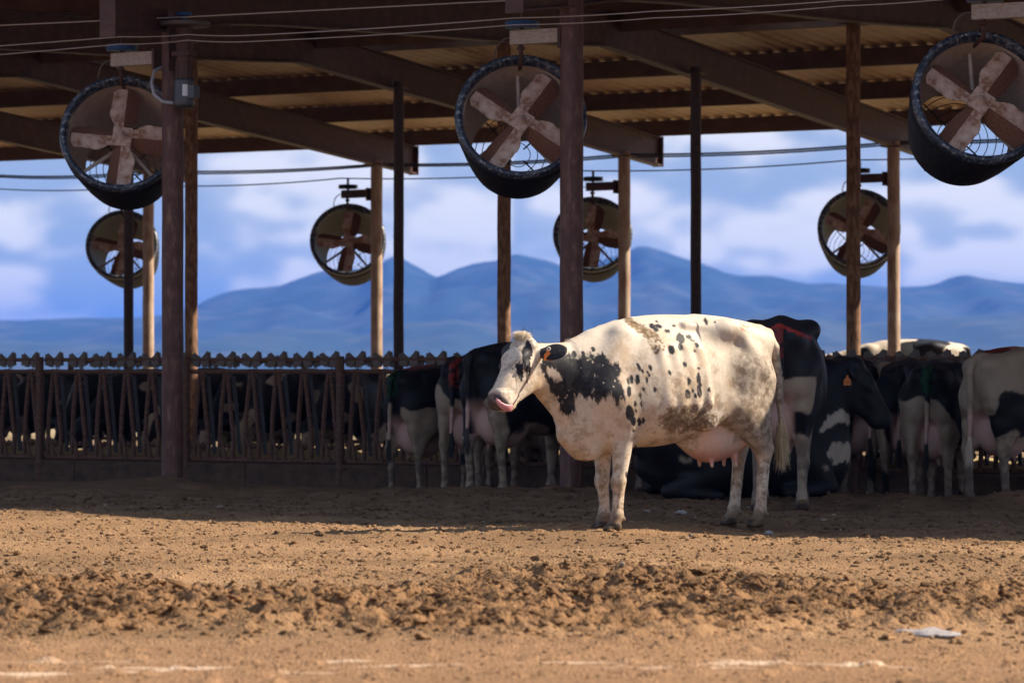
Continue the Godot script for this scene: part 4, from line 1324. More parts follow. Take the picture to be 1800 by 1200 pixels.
func paint_main(s: Shape, o: Dictionary) -> void:
	var neck_patch := traced([352, 330, 380, 318, 405, 292, 440, 282, 470, 292, 490, 280, 505, 300, 530, 312, 552, 288, 575, 300, 592, 285, 615, 300, 640, 276, 662, 300, 690, 335, 712, 326, 733, 350, 732, 378, 712, 400, 736, 430, 748, 470, 752, 510, 730, 500, 715, 545, 700, 500, 684, 470, 662, 505, 650, 488, 632, 530, 610, 500, 590, 496, 566, 500, 545, 480, 520, 492, 522, 560, 490, 580, 452, 568, 446, 520, 412, 472, 400, 440, 384, 410, 366, 372], 820, 520, 2.727)
	var island := traced([392, 350, 425, 352, 452, 385, 462, 410, 440, 425, 415, 400, 390, 380], 820, 520, 2.727)
	var eye_stripe := traced([588, 265, 610, 258, 655, 350, 657, 430, 625, 480, 645, 600, 635, 650, 606, 700, 600, 800, 592, 700, 578, 640, 565, 560, 545, 545, 545, 470, 530, 410, 556, 390, 572, 330], 840, 560, 6.67)
	var under_eye := traced([465, 565, 500, 540, 556, 540, 560, 600, 545, 765, 500, 705, 478, 620], 840, 560, 6.67)
	var streak := traced([498, 85, 540, 96, 600, 140, 660, 165, 722, 200, 770, 255, 792, 300, 788, 342, 760, 352, 740, 330, 730, 375, 700, 362, 690, 318, 672, 280, 640, 235, 585, 195, 520, 150], 980, 540, 4.286)
	var spots := [
		[1042, 617, 4, 4.5], [1025, 627, 4, 8], [1009, 626, 4.5, 7], [1001, 627, 3, 4], [1144, 577, 6, 5], [1155, 577, 6, 4], [1150, 583, 5, 4], [1170, 585, 5, 4], [1192, 598, 8, 9], [1192, 613, 5, 7], [1207, 596, 6, 4], [1214, 602, 5, 2], [1221, 610, 4, 5], [1176, 618, 6, 8], [1239, 569, 3.5, 7], [1182, 576, 4, 2],
		[1217, 620, 2.5, 2.5], [1199, 643, 4, 5], [1224, 650, 2.5, 2.5], [1117, 644, 3, 5], [1120, 650, 3, 4], [1125, 655, 3, 4], [1139, 649, 3, 5], [1134, 657, 2, 3], [1133, 670, 2.5, 5.5], [1137, 662, 2, 3], [1172, 658, 3, 5], [1101, 672, 2.5, 7], [1107, 669, 3.5, 8], [1117, 670, 4.5, 9], [1127, 686, 2.5, 3], [1102, 690, 4.5, 10],
		[1122, 697, 2, 6], [1147, 687, 3.5, 5], [1206, 673, 4, 7], [1223, 668, 4, 11], [1226, 678, 3, 5], [1224, 690, 5, 12], [1204, 695, 5.5, 9], [1213, 689, 2.5, 4], [1217, 698, 3, 4.5], [1242, 688, 3, 5], [1123, 711, 2, 6], [1113, 711, 2.5, 5], [1104, 728, 8, 14], [1110, 741, 5, 9], [1120, 743, 4, 7], [1127, 741, 3, 6], [1115, 724, 2, 5],
		[1152, 569, 3, 2], [1254, 570, 2, 2], [1110, 758, 2, 4], [1116, 790, 2.5, 7], [1110, 812, 2.2, 9], [1105, 826, 2, 8], [1098, 835, 2, 6], [1112, 838, 1.5, 5], [976, 648, 4, 4.5], [966, 640, 3.5, 5], [981, 652, 3, 3]]
	var h: Transform3D = o.head.affine_inverse()
	var ear_l: Vector3 = o.head * Vector3(0.035, -0.035, -0.10)
	var ear_out: Vector3 = o.ear.normalized()
	var ear_r: Vector3 = o.head * Vector3(0.035, -0.035, 0.10)
	var ear_ro: Vector3 = o.ear_right.normalized()
	for i in s.v.size():
		var p := s.v[i]
		var q := h * p
		var big := noise_a.get_noise_3dv(p * 3.0)
		var fine := noise_b.get_noise_3dv(p * 34.0)
		var mid := noise_a.get_noise_3dv(p * 11.0 + Vector3(5, 0, 0))
		var c := CREAM * (1.0 + 0.07 * big + 0.05 * fine)
		c = c.lerp(Vector3(0.50, 0.36, 0.235), 0.75 * smooth(0.0, 0.55, big + 0.45 * mid + 0.25 * fine + 0.22 * smooth(1.35, 0.85, p.y)))
		c *= 1.0 + 0.13 * noise_b.get_noise_3d(p.x * 52.0, p.y * 9.0, p.z * 52.0)
		c = c.lerp(Vector3(0.30, 0.225, 0.16), 0.6 * smooth(0.18, 0.5, noise_a.get_noise_3dv(p * 7.0 + Vector3(0, 0, 11)) + 0.35 * fine) * smooth(1.5, 1.1, p.y))
		var m := side_map(p)
		var left := p.z < 0.05
		var mx := m + Vector2(2.2 * mid + 1.0 * noise_b.get_noise_2d(m.x * 0.22, m.y * 0.10), 4.5 * noise_a.get_noise_2d(m.x * 0.10, m.y * 0.05 + 90.0) + 6.0 * noise_b.get_noise_2d(m.x * 0.24, m.y * 0.06 + 30.0))
		var black := 0.0
		if q.x > -0.08 and q.y > -0.3 and absf(q.z) < 0.17 and p.x > 1.22 and q.x < 0.6:
			# head
			c = c.lerp(Vector3(0.28, 0.23, 0.19), 0.8 * smooth(0.0, 0.45, mid + 0.4 * fine) * smooth(0.40, 0.24, q.x) * smooth(-0.12, 0.0, q.y))
			if q.z < 0.06 and (in_poly(mx, eye_stripe) or in_poly(mx, under_eye)): black = 1.0
			if q.z > 0.05 and q.x > 0.02 and q.x < 0.24 and q.y < 0.05 + 0.03 * mid and q.y > -0.12: black = 1.0
			var pad := smooth(0.452, 0.474, q.x + 0.012 * mid - 0.012 * absf(q.z) * 10.0) * smooth(-0.085, -0.060, q.y)
			c = c.lerp(Vector3(0.045, 0.038, 0.04).lerp(Vector3(0.14, 0.10, 0.095), smooth(0.0, 0.4, mid)), pad * 0.97)
			c = c.lerp(Vector3(0.42, 0.25, 0.20), smooth(0.44, 0.46, q.x) * smooth(0.02, 0.04, q.y) * (1.0 - pad) * 0.5)
			if q.x > 0.37 and absf(q.y + 0.067 - (0.47 - q.x) * -0.12) < 0.007: c = Vector3(0.08, 0.04, 0.04)
			if (q - Vector3(0.508, 0.012, -0.038)).length() < 0.017 or (q - Vector3(0.508, 0.012, 0.038)).length() < 0.017: c = Vector3(0.012, 0.008, 0.008)
			c = c.lerp(Vector3(0.52, 0.36, 0.22), 0.6 * smooth(-0.10, -0.16, q.y) * smooth(0.1, 0.4, mid + 0.5))
		for e in [[ear_l, ear_out], [ear_r, ear_ro]]:
			var t: float = (p - e[0]).dot(e[1])
			if t > 0.022 and ((p - e[0]) - e[1] * t).length() < 0.08 and t < 0.24: black = 1.0
		if left and p.x < 1.36 and black < 0.5:
			var hits := 0.0
			if m.x > 935.0 and m.x < 1110.0 and m.y > 610.0 and m.y < 745.0:
				for e in [Vector2(0, 0), Vector2(1.3, 0.5), Vector2(-1.3, -0.5), Vector2(0.4, -1.5), Vector2(-0.4, 1.5)]:
					if in_poly(mx + e, neck_patch) and not in_poly(mx + e, island): hits += 0.2
			if hits > 0.0:
				black = hits
				# flecks of white through the patch, running with the hair
				black *= smooth(0.70, 0.60, noise_b.get_noise_2d(m.x * 0.13 + m.y * 0.05, m.y * 0.04 - m.x * 0.02))
			for sp in spots:
				if absf(m.x - sp[0]) > 14.0 or absf(m.y - sp[1]) > 20.0: continue
				var d := Vector2((m.x + 0.6 * (mx.x - m.x) - sp[0]) / (sp[2] - 0.1), (m.y + 0.35 * (mx.y - m.y) - sp[1]) / (sp[3] - 0.1))
				d = Vector2(d.x - d.y * 0.2, d.y)
				var w := 1.3 / minf(sp[2], sp[3])
				black = maxf(black, smooth(1.0 + w * 0.5, 1.0 - w * 0.5, d.length()))
		if not left and p.x < 1.25 and p.y > 0.55:
			if noise_a.get_noise_3dv(p * 2.2 + Vector3(3, 1, 0)) > 0.22: black = 1.0
		# muck: lower flank, thigh, legs; and the band of dung across the back
		var low := smooth(36.0, 4.0, Vector2((m.x - 1206.0) / 2.3, m.y - 740.0).length()) if left else 0.0
		var dirt := smooth(0.05, 0.35, low * 0.92 + 0.6 * mid + 0.45 * fine - 0.12) * smooth(-0.05, 0.2, low)
		dirt = maxf(dirt, 0.55 * smooth(640.0, 735.0, m.y) * smooth(1130.0, 1180.0, m.x) * smooth(1290.0, 1250.0, m.x) * smooth(0.0, 0.4, mid + fine * 0.6 + 0.12) if left else 0.0)
		var thigh := smooth(-0.10, -0.28, p.x + 0.06 * mid) * smooth(1.42, 1.20, p.y + 0.07 * mid) * smooth(0.44, 0.62, p.y)
		dirt = maxf(dirt, thigh * (0.42 + 0.5 * smooth(-0.25, 0.35, mid + 0.6 * fine)))
		var leg := smooth(0.62, 0.40, p.y) * smooth(-0.1, 0.45, mid + 0.7 * fine)
		dirt = maxf(dirt, leg * 0.8)
		dirt = maxf(dirt, 0.95 * smooth(0.17, 0.07, p.y + 0.06 * mid))
		if p.x > 0.3: dirt = maxf(dirt, smooth(0.10, 0.03, absf(p.y - 0.345)) * 0.35 * smooth(-0.3, 0.2, mid))
		dirt = maxf(dirt, smooth(0.2, 0.04, p.y) * 0.35)
		# udder
		var ud := smooth(0.0, -0.06, p.x + 0.02) * smooth(-0.60, -0.54, p.x) * smooth(0.90, 0.80, p.y) * smooth(0.45, 0.47, p.y) * (smooth(0.215, 0.19, absf(p.z)) if p.y > 0.0 else 0.0)
		if p.x < -0.32: ud *= smooth(0.185, 0.16, absf(p.z))
		if ud > 0.0:
			c = c.lerp(Vector3(0.70, 0.50, 0.41) * (1.0 + 0.12 * mid), ud)
			var vein := absf(noise_c.get_noise_3dv(p * 4.0 + Vector3(2, 0, 0)))
			c = c.lerp(Vector3(0.55, 0.33, 0.29), ud * 0.5 * smooth(0.035, 0.0, vein))
			c = c.lerp(Vector3(0.56, 0.26, 0.23), ud * smooth(0.60, 0.5, p.y) * 0.75)
			dirt *= 1.0 - 0.75 * ud
		if black > 0.0:
			var bk := COAT_BLACK * 1.3 * (1.0 + 0.5 * fine)
			bk = bk.lerp(Vector3(0.07, 0.06, 0.055), 0.35 * smooth(0.1, 0.5, mid))
			c = c.lerp(bk, black)
		var muck := MUCK.lerp(Vector3(0.30, 0.225, 0.155), smooth(-0.2, 0.5, fine) * smooth(0.05, 0.3, p.y))
		if p.x < -0.2 and p.y > 0.45: muck = muck.lerp(Vector3(0.165, 0.13, 0.10), 0.6)
		c = c.lerp(muck, clampf(dirt, 0.0, 0.95))
		if left and in_poly(m + Vector2(5.0 * mid, 5.0 * fine), streak):
			c = Vector3(0.17, 0.105, 0.052).lerp(Vector3(0.34, 0.25, 0.16), smooth(-0.15, 0.35, fine + 0.6 * mid))
			if m.y > 598.0: c = c.lerp(CREAM, 0.55 * smooth(-0.1, 0.25, mid + fine))
		# red marking crayon over the rump
		if left and p.x < -0.28 and p.y > 1.3:
			var w := Vector2(m.x - 1290.0, m.y - 566.0)
			var l := absf(w.y - w.x * 0.42 - 4.0 * sin(w.x * 0.11))
			var l2 := absf(w.y - 6.0 - w.x * 1.1 + 0.02 * w.x * w.x)
			if (l < 1.3 or l2 < 1.2) and absf(w.x) < 27.0 and fine > -0.25: c = c.lerp(Vector3(0.72, 0.13, 0.08), 0.75)
		# hooves
		if p.y < 0.055: c = Vector3(0.05, 0.035, 0.025).lerp(Vector3(0.14, 0.095, 0.06), smooth(-0.3, 0.4, mid))
		s.c[i] = Color(maxf(c.x, 0.0), maxf(c.y, 0.0), maxf(c.z, 0.0))

# a herd mate: patches by noise; mix is the share of black
func paint_mate(src: Shape, sd: float, mix: float, opt := {}) -> ArrayMesh:
	var cols := PackedColorArray()
	cols.resize(src.v.size())
	var lying: bool = opt.get("lying", false)
	var legs_white: float = opt.get("legs", 0.75)
	var tail_mark: Vector3 = opt.get("mark", Vector3.ZERO)
	var grime_and_shade: float = opt.get("grime_and_shade", 0.4)
	for i in src.v.size():
		var p := src.v[i]
		var n := noise_c.get_noise_3dv(p * Vector3(1.5, 1.7, 2.2) + Vector3(sd, sd * 0.7, sd * 1.3)) * 1.5
		n += 0.12 * noise_a.get_noise_3dv(p * 9.0)
		var mid := noise_a.get_noise_3dv(p * 10.0 + Vector3(sd, 0, 0))
		var b := n + (mix - 0.5) * 2.2
		if not lying: b -= smooth(0.72, 0.55, p.y) * legs_white * 1.6
		if opt.has("rump_white"): b -= smooth(-0.35, -0.62, p.x) * float(opt.rump_white) * smooth(1.32, 0.9, p.y)
		if opt.has("face_white") and p.x > 1.3: b -= 1.2 * smooth(0.07, 0.03, absf(p.z))
		if opt.has("back_black"): b += smooth(0.95, 1.2, p.y) * float(opt.back_black)
		var c := (CREAM * 1.05 if opt.has("sunlit_coat") else Vector3(0.37, 0.285, 0.205)) * (1.0 + 0.08 * mid)  # white coat painted darker to stand in for shade; full tone where sunlit
		var ud := smooth(0.0, -0.08, p.x) * smooth(0.90, 0.80, p.y) * smooth(0.45, 0.47, p.y) * smooth(0.20, 0.16, absf(p.z)) if not lying else 0.0
		if p.x < -0.52: ud = smooth(1.0, 0.85, p.y) * smooth(0.5, 0.56, p.y) * smooth(0.13, 0.09, absf(p.z)) * (0.0 if lying else 1.0)
		c = c.lerp(MUCK.lerp(Vector3(0.3, 0.23, 0.17), 0.4), grime_and_shade * smooth(-0.2, 0.4, mid) * smooth(1.3, 0.8, p.y))  # dirt on the coat, strengthened to deepen the shade low on the body
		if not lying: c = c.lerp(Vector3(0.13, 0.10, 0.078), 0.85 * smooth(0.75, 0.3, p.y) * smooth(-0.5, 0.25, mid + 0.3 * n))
		c = c.lerp(COAT_BLACK * (1.0 + 0.3 * mid), smooth(-0.05, 0.05, b))
		c = c.lerp(Vector3(0.56, 0.36, 0.30), ud)
		if opt.has("mark_tail") and p.x < -0.45 and absf(p.y - 1.455 + absf(p.z) * 0.42 + 0.008 * mid) < 0.014: c = c.lerp(opt.mark_tail, 0.8)
		if opt.has("mark_tail") and p.x < -0.66 and absf(p.z) < 0.035 and p.y > 1.2 and mid > -0.2: c = c.lerp(opt.mark_tail, 0.45)
		if opt.has("blaze") and p.x > 1.08 and absf(p.z + 0.01) < 0.035 and p.y > 0.55: c = CREAM * 0.7
		if opt.has("chest") and p.z > 0.0 and p.x > 0.6:
			var e := Vector2(p.x - 0.93, p.y - 0.62)
			var g := Vector2(p.x - 0.95, p.y - 0.36)
			e = Vector2(e.x, e.y + 3.0 * e.x * e.x - 0.02)
			g = Vector2(g.x - g.y * 0.5, g.y + g.x * 0.42)
			var w := maxf(1.0 - (e / Vector2(0.16, 0.045)).length(), 1.0 - (g / Vector2(0.17, 0.085)).length()) + 0.9 * noise_a.get_noise_3dv(p * 6.5 + Vector3(4, 2, 0))
			c = c.lerp(CREAM * 0.7, smooth(-0.04, 0.06, w))
		if tail_mark != Vector3.ZERO and p.x < -0.60 and p.y > 1.16 + 0.06 * mid and absf(p.z + 0.04 * mid) < 0.055:
			if mid > -0.2: c = c.lerp(tail_mark, 0.6)
		if opt.has("mark_back") and p.y > 1.47 + 0.02 * mid and p.x < -0.1 and p.x > -0.6 and absf(p.z) < 0.10: c = c.lerp(opt.mark_back, 0.45)
		if not lying and p.y < 0.055: c = Vector3(0.07, 0.05, 0.04)
		if opt.has("nose") and p.x > opt.nose: c = Vector3(0.05, 0.04, 0.04)
		cols[i] = Color(maxf(c.x, 0.0), maxf(c.y, 0.0), maxf(c.z, 0.0))
	var a := []
	a.resize(Mesh.ARRAY_MAX)
	a[Mesh.ARRAY_VERTEX] = src.v; a[Mesh.ARRAY_NORMAL] = src.n; a[Mesh.ARRAY_INDEX] = src.ix; a[Mesh.ARRAY_COLOR] = cols
	var m := ArrayMesh.new()
	m.add_surface_from_arrays(Mesh.PRIMITIVE_TRIANGLES, a)
	return m

# ---------------------------------------------------------------- animals

func strands(roots: Array, r: RandomNumberGenerator, n: int, length: float, spread: float, thick: float, along: Vector3, gravity := 0.3) -> ArrayMesh:
	var s := Shape.new()
	for i in n:
		var k: int = r.randi() % (roots.size() - 1) if roots.size() > 1 else 0
		var o: Vector3 = roots[k].lerp(roots[mini(k + 1, roots.size() - 1)], r.randf()) + Vector3(r.randf_range(-1, 1), r.randf_range(-1, 1), r.randf_range(-1, 1)) * spread * 0.4
		var d := (along + Vector3(r.randf_range(-1, 1), r.randf_range(-1, 1), r.randf_range(-1, 1)) * spread * 4.0).normalized()
		var l := length * r.randf_range(0.6, 1.15)
		s.tint = Color.WHITE * r.randf_range(0.7, 1.1)
		s.tube([o, o + d * l * 0.5, o + d * l - Vector3(0, gravity * l * 0.5, 0)], [thick, thick * 0.8, thick * 0.2], 3, false)
	return s.mesh(true)

func hair_mat(called: String, c: Color) -> StandardMaterial3D:
	var m := plain(called, c, 0.7)
	m.vertex_color_use_as_albedo = true
	return m

func ear_tag(parent: Node, at: Vector3, out: Vector3, face_dir: Vector3, digits: String, button := true) -> void:
	var t := Transform3D(Basis(face_dir.cross(out).normalized(), -face_dir.cross(out).cross(face_dir).normalized() * -1.0, face_dir), at)
	var up := Vector3.UP
	var side := up.cross(face_dir).normalized()
	up = face_dir.cross(side).normalized()
	t = Transform3D(Basis(side, up, face_dir), at)
	var s := Shape.new()
	var outline := [Vector2(-0.008, 0.0), Vector2(0.008, 0.0), Vector2(0.011, -0.022), Vector2(0.027, -0.034), Vector2(0.029, -0.078), Vector2(-0.029, -0.078), Vector2(-0.027, -0.034), Vector2(-0.011, -0.022)]
	for fz in [0.0012, -0.0012]:
		var i0 := s.put(t * Vector3(0, -0.045, fz), face_dir * signf(fz))
		for p in outline: s.put(t * Vector3(p.x, p.y, fz), face_dir * signf(fz))
		for k in outline.size(): s.tri(i0, i0 + 1 + k, i0 + 1 + (k + 1) % outline.size())
	for k in outline.size():
		var a: Vector2 = outline[k]
		var b: Vector2 = outline[(k + 1) % outline.size()]
		var n := (t.basis * Vector3((b - a).y, -(b - a).x, 0)).normalized()
		s.quad(t * Vector3(a.x, a.y, 0.0012), t * Vector3(b.x, b.y, 0.0012), t * Vector3(b.x, b.y, -0.0012), t * Vector3(a.x, a.y, -0.0012), -n)
	part(parent, "ear_tag", s.mesh(), mats.tag_orange)
	if digits:
		var tm := TextMesh.new()
		tm.text = digits
		var f := SystemFont.new()
		f.font_names = PackedStringArray(["Droid Sans"])
		tm.font = f
		tm.font_size = 16
		tm.pixel_size = 0.0016
		tm.depth = 0.0008
		part(parent, "tag_number", tm, mats.tag_ink, t * Transform3D(Basis(), Vector3(0, -0.056, 0.0018)))
	if button:
		var b := Shape.new()
		b.lathe(t * Transform3D(Basis(), Vector3(0.004, 0.004, 0.004)), [Vector2(0.0065, 0.0), Vector2(0.0075, 0.004), Vector2(0.012, 0.005), Vector2(0.0145, 0.003), Vector2(0.0145, 0.0)], 16)
		part(parent, "tag_button", b.mesh(), mats.tag_cream)

func animals() -> void:
	var hide := StandardMaterial3D.new()
	hide.resource_name = "cow_hide"
	hide.vertex_color_use_as_albedo = true
	hide.albedo_texture = noise_tex(0.05, 71, [[0.0, [0.72, 0.70, 0.68]], [0.45, [0.93, 0.92, 0.91]], [1.0, [1.0, 1.0, 1.0]]], 512)
	hide.uv1_triplanar = true
	hide.uv1_scale = Vector3(5.0, 1.3, 5.0)
	hide.roughness = 0.55
	hide.metallic_specular = 0.32
	hide.heightmap_enabled = true
	hide.heightmap_texture = noise_tex(0.07, 72, [], 512)
	hide.heightmap_scale = 0.11
	mats["hide"] = hide
	plain("eye_dark", Color(0.008, 0.006, 0.006), 0.08)
	plain("tongue_pink", Color(0.50, 0.20, 0.22), 0.35)
	plain("tag_orange", Color(0.70, 0.19, 0.035), 0.5)
	plain("tag_ink", Color(0.03, 0.02, 0.02), 0.7)
	plain("tag_cream", Color(0.72, 0.66, 0.52), 0.4)
	hair_mat("hair_blond", Color(0.62, 0.47, 0.28))
	hair_mat("hair_cream", Color(0.72, 0.60, 0.46))
	hair_mat("hair_dark", Color(0.05, 0.045, 0.04))
	main_cow()
	herd()

func main_cow() -> void:
	var o := standing()
	o.neck = [[0.62, 1.40, 0.60, 0.20, 0.5, 1.7], [0.80, 1.37, 0.60, 0.19, 0.55, 1.6], [0.93, 1.345, 0.66, 0.165, 0.58, 1.5], [1.05, 1.33, 0.78, 0.14, 0.60, 1.5], [1.17, 1.325, 0.90, 0.12, 0.60, 1.6], [1.28, 1.325, 0.985, 0.105, 0.55, 1.9], [1.36, 1.29, 1.05, 0.085, 0.5, 2.0]]
	o.head = head_frame(Vector3(1.33, 1.30, -0.005), 0.90, 0.26)
	o.ear = Vector3(-0.66, 0.10, -0.74)
	o.ear_right = Vector3(-0.10, 0.22, 0.97)
	o.front = [[0.60, 0.665, 0.68, 0.71], [0.57, 0.585, 0.57, 0.595]]
	o.hind = [[-0.60, -0.565, -0.53], [-0.625, -0.58, -0.54]]
	o.tail = [Vector3(-0.68, 1.43, 0), Vector3(-0.755, 1.40, -0.01), Vector3(-0.80, 1.30, -0.03), Vector3(-0.815, 1.12, -0.05), Vector3(-0.82, 0.92, -0.06), Vector3(-0.83, 0.76, -0.07)]
	var prims := cow_prims(o)
	# this cow's own folds: dewlap, brisket, flank fold, ribs
	cone(prims, Vector3(1.0, 0.66, 0), Vector3(0.84, 0.58, 0), 0.05, 0.08, 0.08)
	cone(prims, Vector3(-0.22, 0.90, -0.27), Vector3(-0.05, 0.76, -0.26), 0.05, 0.05, 0.10)
	cone(prims, Vector3(-0.22, 0.90, 0.27), Vector3(-0.05, 0.76, 0.26), 0.05, 0.05, 0.10)
	for e in [-1.0, 1.0]:
		blob(prims, Vector3(-0.215, 1.445, 0.265 * e), Vector3(0.065, 0.04, 0.035), 0.04)
		cone(prims, Vector3(-0.20, 1.44, 0.22 * e), Vector3(0.12, 1.455, 0.20 * e), 0.02, 0.02, 0.05)
		cone(prims, Vector3(-0.30, 1.43, 0.25 * e), Vector3(-0.50, 1.14, 0.275 * e), 0.035, 0.05, 0.06)
		cone(prims, Vector3(-0.43, 1.17, 0.27 * e), Vector3(-0.30, 0.88, 0.275 * e), 0.04, 0.05, 0.06)
		cone(prims, Vector3(0.66, 0.80, 0.19 * e), Vector3(0.80, 0.98, 0.20 * e), 0.05, 0.06, 0.05)
	cone(prims, Vector3(0.92, 0.60, -0.06), Vector3(1.02, 0.86, -0.095), 0.018, 0.02, 0.03)
	cone(prims, Vector3(0.98, 0.72, 0.0), Vector3(1.20, 0.955, 0.0), 0.022, 0.02, 0.04)
	for k in 4:
		cone(prims, Vector3(0.40 - k * 0.11, 1.28, -0.285), Vector3(0.36 - k * 0.12, 0.90, -0.335), 0.02, 0.025, 0.05)
	var s := Shape.new()
	skin(s, prims, Vector3(-0.95, -0.03, -0.50), Vector3(1.26, 1.66, 0.50), 0.0088, -99.0, 1.185)
	var near := []
	for p in prims:
		if p[0] == 2 or p[1].x > 0.9: near.append(p)
	skin(s, near, Vector3(1.10, 0.78, -0.42), Vector3(1.80, 1.52, 0.40), 0.0058, 1.178)
	paint_main(s, o)
	var cow := thing("cow", "white cow with black spots standing sideways in the sun, licking its nose", "cow", Transform3D(Basis(Vector3.UP, deg_to_rad(212.0)), Vector3(1.23, 0.0, -24.0)))
	cow.position.y = 0.012
	part(cow, "body", s.mesh(true), mats.hide)
	var h: Transform3D = o.head
	for e in [-1.0, 1.0]:
		var eb := Shape.new()
		eb.ball(h * Vector3(0.188, 0.012, 0.111 * e), Vector3.ONE * 0.0195, 16, 12)
		part(cow, "eye", eb.mesh(), mats.eye_dark)
		var lid := Shape.new()
		lid.tube([h * Vector3(0.168, 0.022, 0.118 * e), h * Vector3(0.182, 0.034, 0.124 * e), h * Vector3(0.204, 0.029, 0.121 * e), h * Vector3(0.214, 0.014, 0.114 * e)], [0.004, 0.007, 0.007, 0.004], 6)
		part(cow, "eyelid", lid.mesh(), mats.lid)
	# tongue out of the near corner of the mouth, curled up over the nose
	var tg := Shape.new()
	var path := [Vector3(0.450, -0.084, -0.050), Vector3(0.482, -0.078, -0.076), Vector3(0.508, -0.046, -0.084), Vector3(0.524, -0.010, -0.076), Vector3(0.524, 0.024, -0.062), Vector3(0.510, 0.046, -0.048), Vector3(0.492, 0.050, -0.040)]
	var wide := [0.020, 0.027, 0.027, 0.022, 0.017, 0.012, 0.006]
	var first := 0
	for i in path.size():
		var f: Vector3 = (path[mini(i + 1, path.size() - 1)] - path[maxi(i - 1, 0)]).normalized()
		var n := Vector3(0.55, 0.1, -0.8).slide(f).normalized()
		var b := f.cross(n)
		for k in 13:
			var a := TAU * k / 12.0
			var r: float = wide[i]
			var groove := 0.30 * exp(-pow(angle_difference(a, PI * 0.5) * 2.2, 2.0))
			var d := b * cos(a) * r + n * sin(a) * r * (0.42 - groove)
			tg.put(h * (path[i] + d), h.basis * (b * cos(a) * 0.42 + n * sin(a)).normalized())
	for i in path.size() - 1:
		for k in 12:
			var a := i * 13 + k
			tg.tri(a, a + 1, a + 14); tg.tri(a, a + 14, a + 13)
	part(cow, "tongue", tg.mesh(), mats.tongue_pink)
	var eo: Vector3 = h * Vector3(0.035, -0.035, -0.10) + o.ear.normalized() * 0.105
	var facing := Vector3(0.35, -0.12, -0.93).normalized()
	ear_tag(cow, eo + facing * 0.022 + Vector3(0.035, 0.022, 0.01), o.ear.normalized(), facing, "")
	var r := RandomNumberGenerator.new()
	r.seed = 5
	part(cow, "poll_hair", strands([h * Vector3(-0.045, 0.06, -0.05), h * Vector3(-0.05, 0.07, 0.0), h * Vector3(-0.045, 0.06, 0.06)], r, 420, 0.075, 0.055, 0.0014, (h.basis.x * 0.5 + h.basis.y * 0.8).normalized(), 0.5), mats.hair_cream)
	part(cow, "poll_hair", strands([h * Vector3(-0.05, 0.055, -0.04), h * Vector3(-0.055, 0.06, 0.03)], r, 26, 0.055, 0.07, 0.0012, Vector3(0.3, 0.8, 0), 0.3), mats.hair_dark)
	part(cow, "mane_hair", strands([Vector3(1.02, 1.325, 0), Vector3(0.90, 1.345, 0), Vector3(0.78, 1.37, 0)], r, 260, 0.022, 0.05, 0.001, Vector3(-0.5, 0.8, 0), 0.2), mats.hair_cream)
	part(cow, "tail_switch", strands([Vector3(-0.83, 0.78, -0.07), Vector3(-0.835, 0.70, -0.072), Vector3(-0.83, 0.62, -0.07)], r, 620, 0.22, 0.05, 0.0026, Vector3(-0.02, -1, 0), 0.0), mats.hair_blond)
	part(cow, "chin_hair", strands([h * Vector3(0.40, -0.11, -0.02), h * Vector3(0.46, -0.105, 0.0)], r, 40, 0.035, 0.05, 0.0007, -h.basis.y, 0.2), mats.hair_cream)
	part(cow, "brisket_hair", strands([Vector3(1.17, 0.915, 0), Vector3(1.06, 0.80, 0), Vector3(0.98, 0.68, 0)], r, 160, 0.022, 0.03, 0.0009, Vector3(0.6, -0.7, 0), 0.2), mats.hair_cream)

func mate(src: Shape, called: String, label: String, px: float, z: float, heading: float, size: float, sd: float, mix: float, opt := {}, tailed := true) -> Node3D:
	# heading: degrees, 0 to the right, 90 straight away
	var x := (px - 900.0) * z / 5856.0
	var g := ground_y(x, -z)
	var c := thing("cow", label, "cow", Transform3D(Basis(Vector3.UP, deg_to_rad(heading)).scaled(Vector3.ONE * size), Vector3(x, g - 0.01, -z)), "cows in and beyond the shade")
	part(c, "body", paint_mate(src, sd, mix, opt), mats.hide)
	if tailed:
		var dy: float = -0.62 if opt.get("lying", false) else 0.0
		var r := RandomNumberGenerator.new()
		r.seed = int(sd * 10.0) + 3
		part(c, "tail_switch", strands([Vector3(-0.80, 0.70 + dy * 0.5, 0), Vector3(-0.80, 0.60 + dy * 0.5, 0.0)], r, 120, 0.22, 0.04, 0.004, Vector3(-0.02, -1, 0), 0.0), mats.hair_dark if mix > 0.5 else mats.hair_cream)
	return c

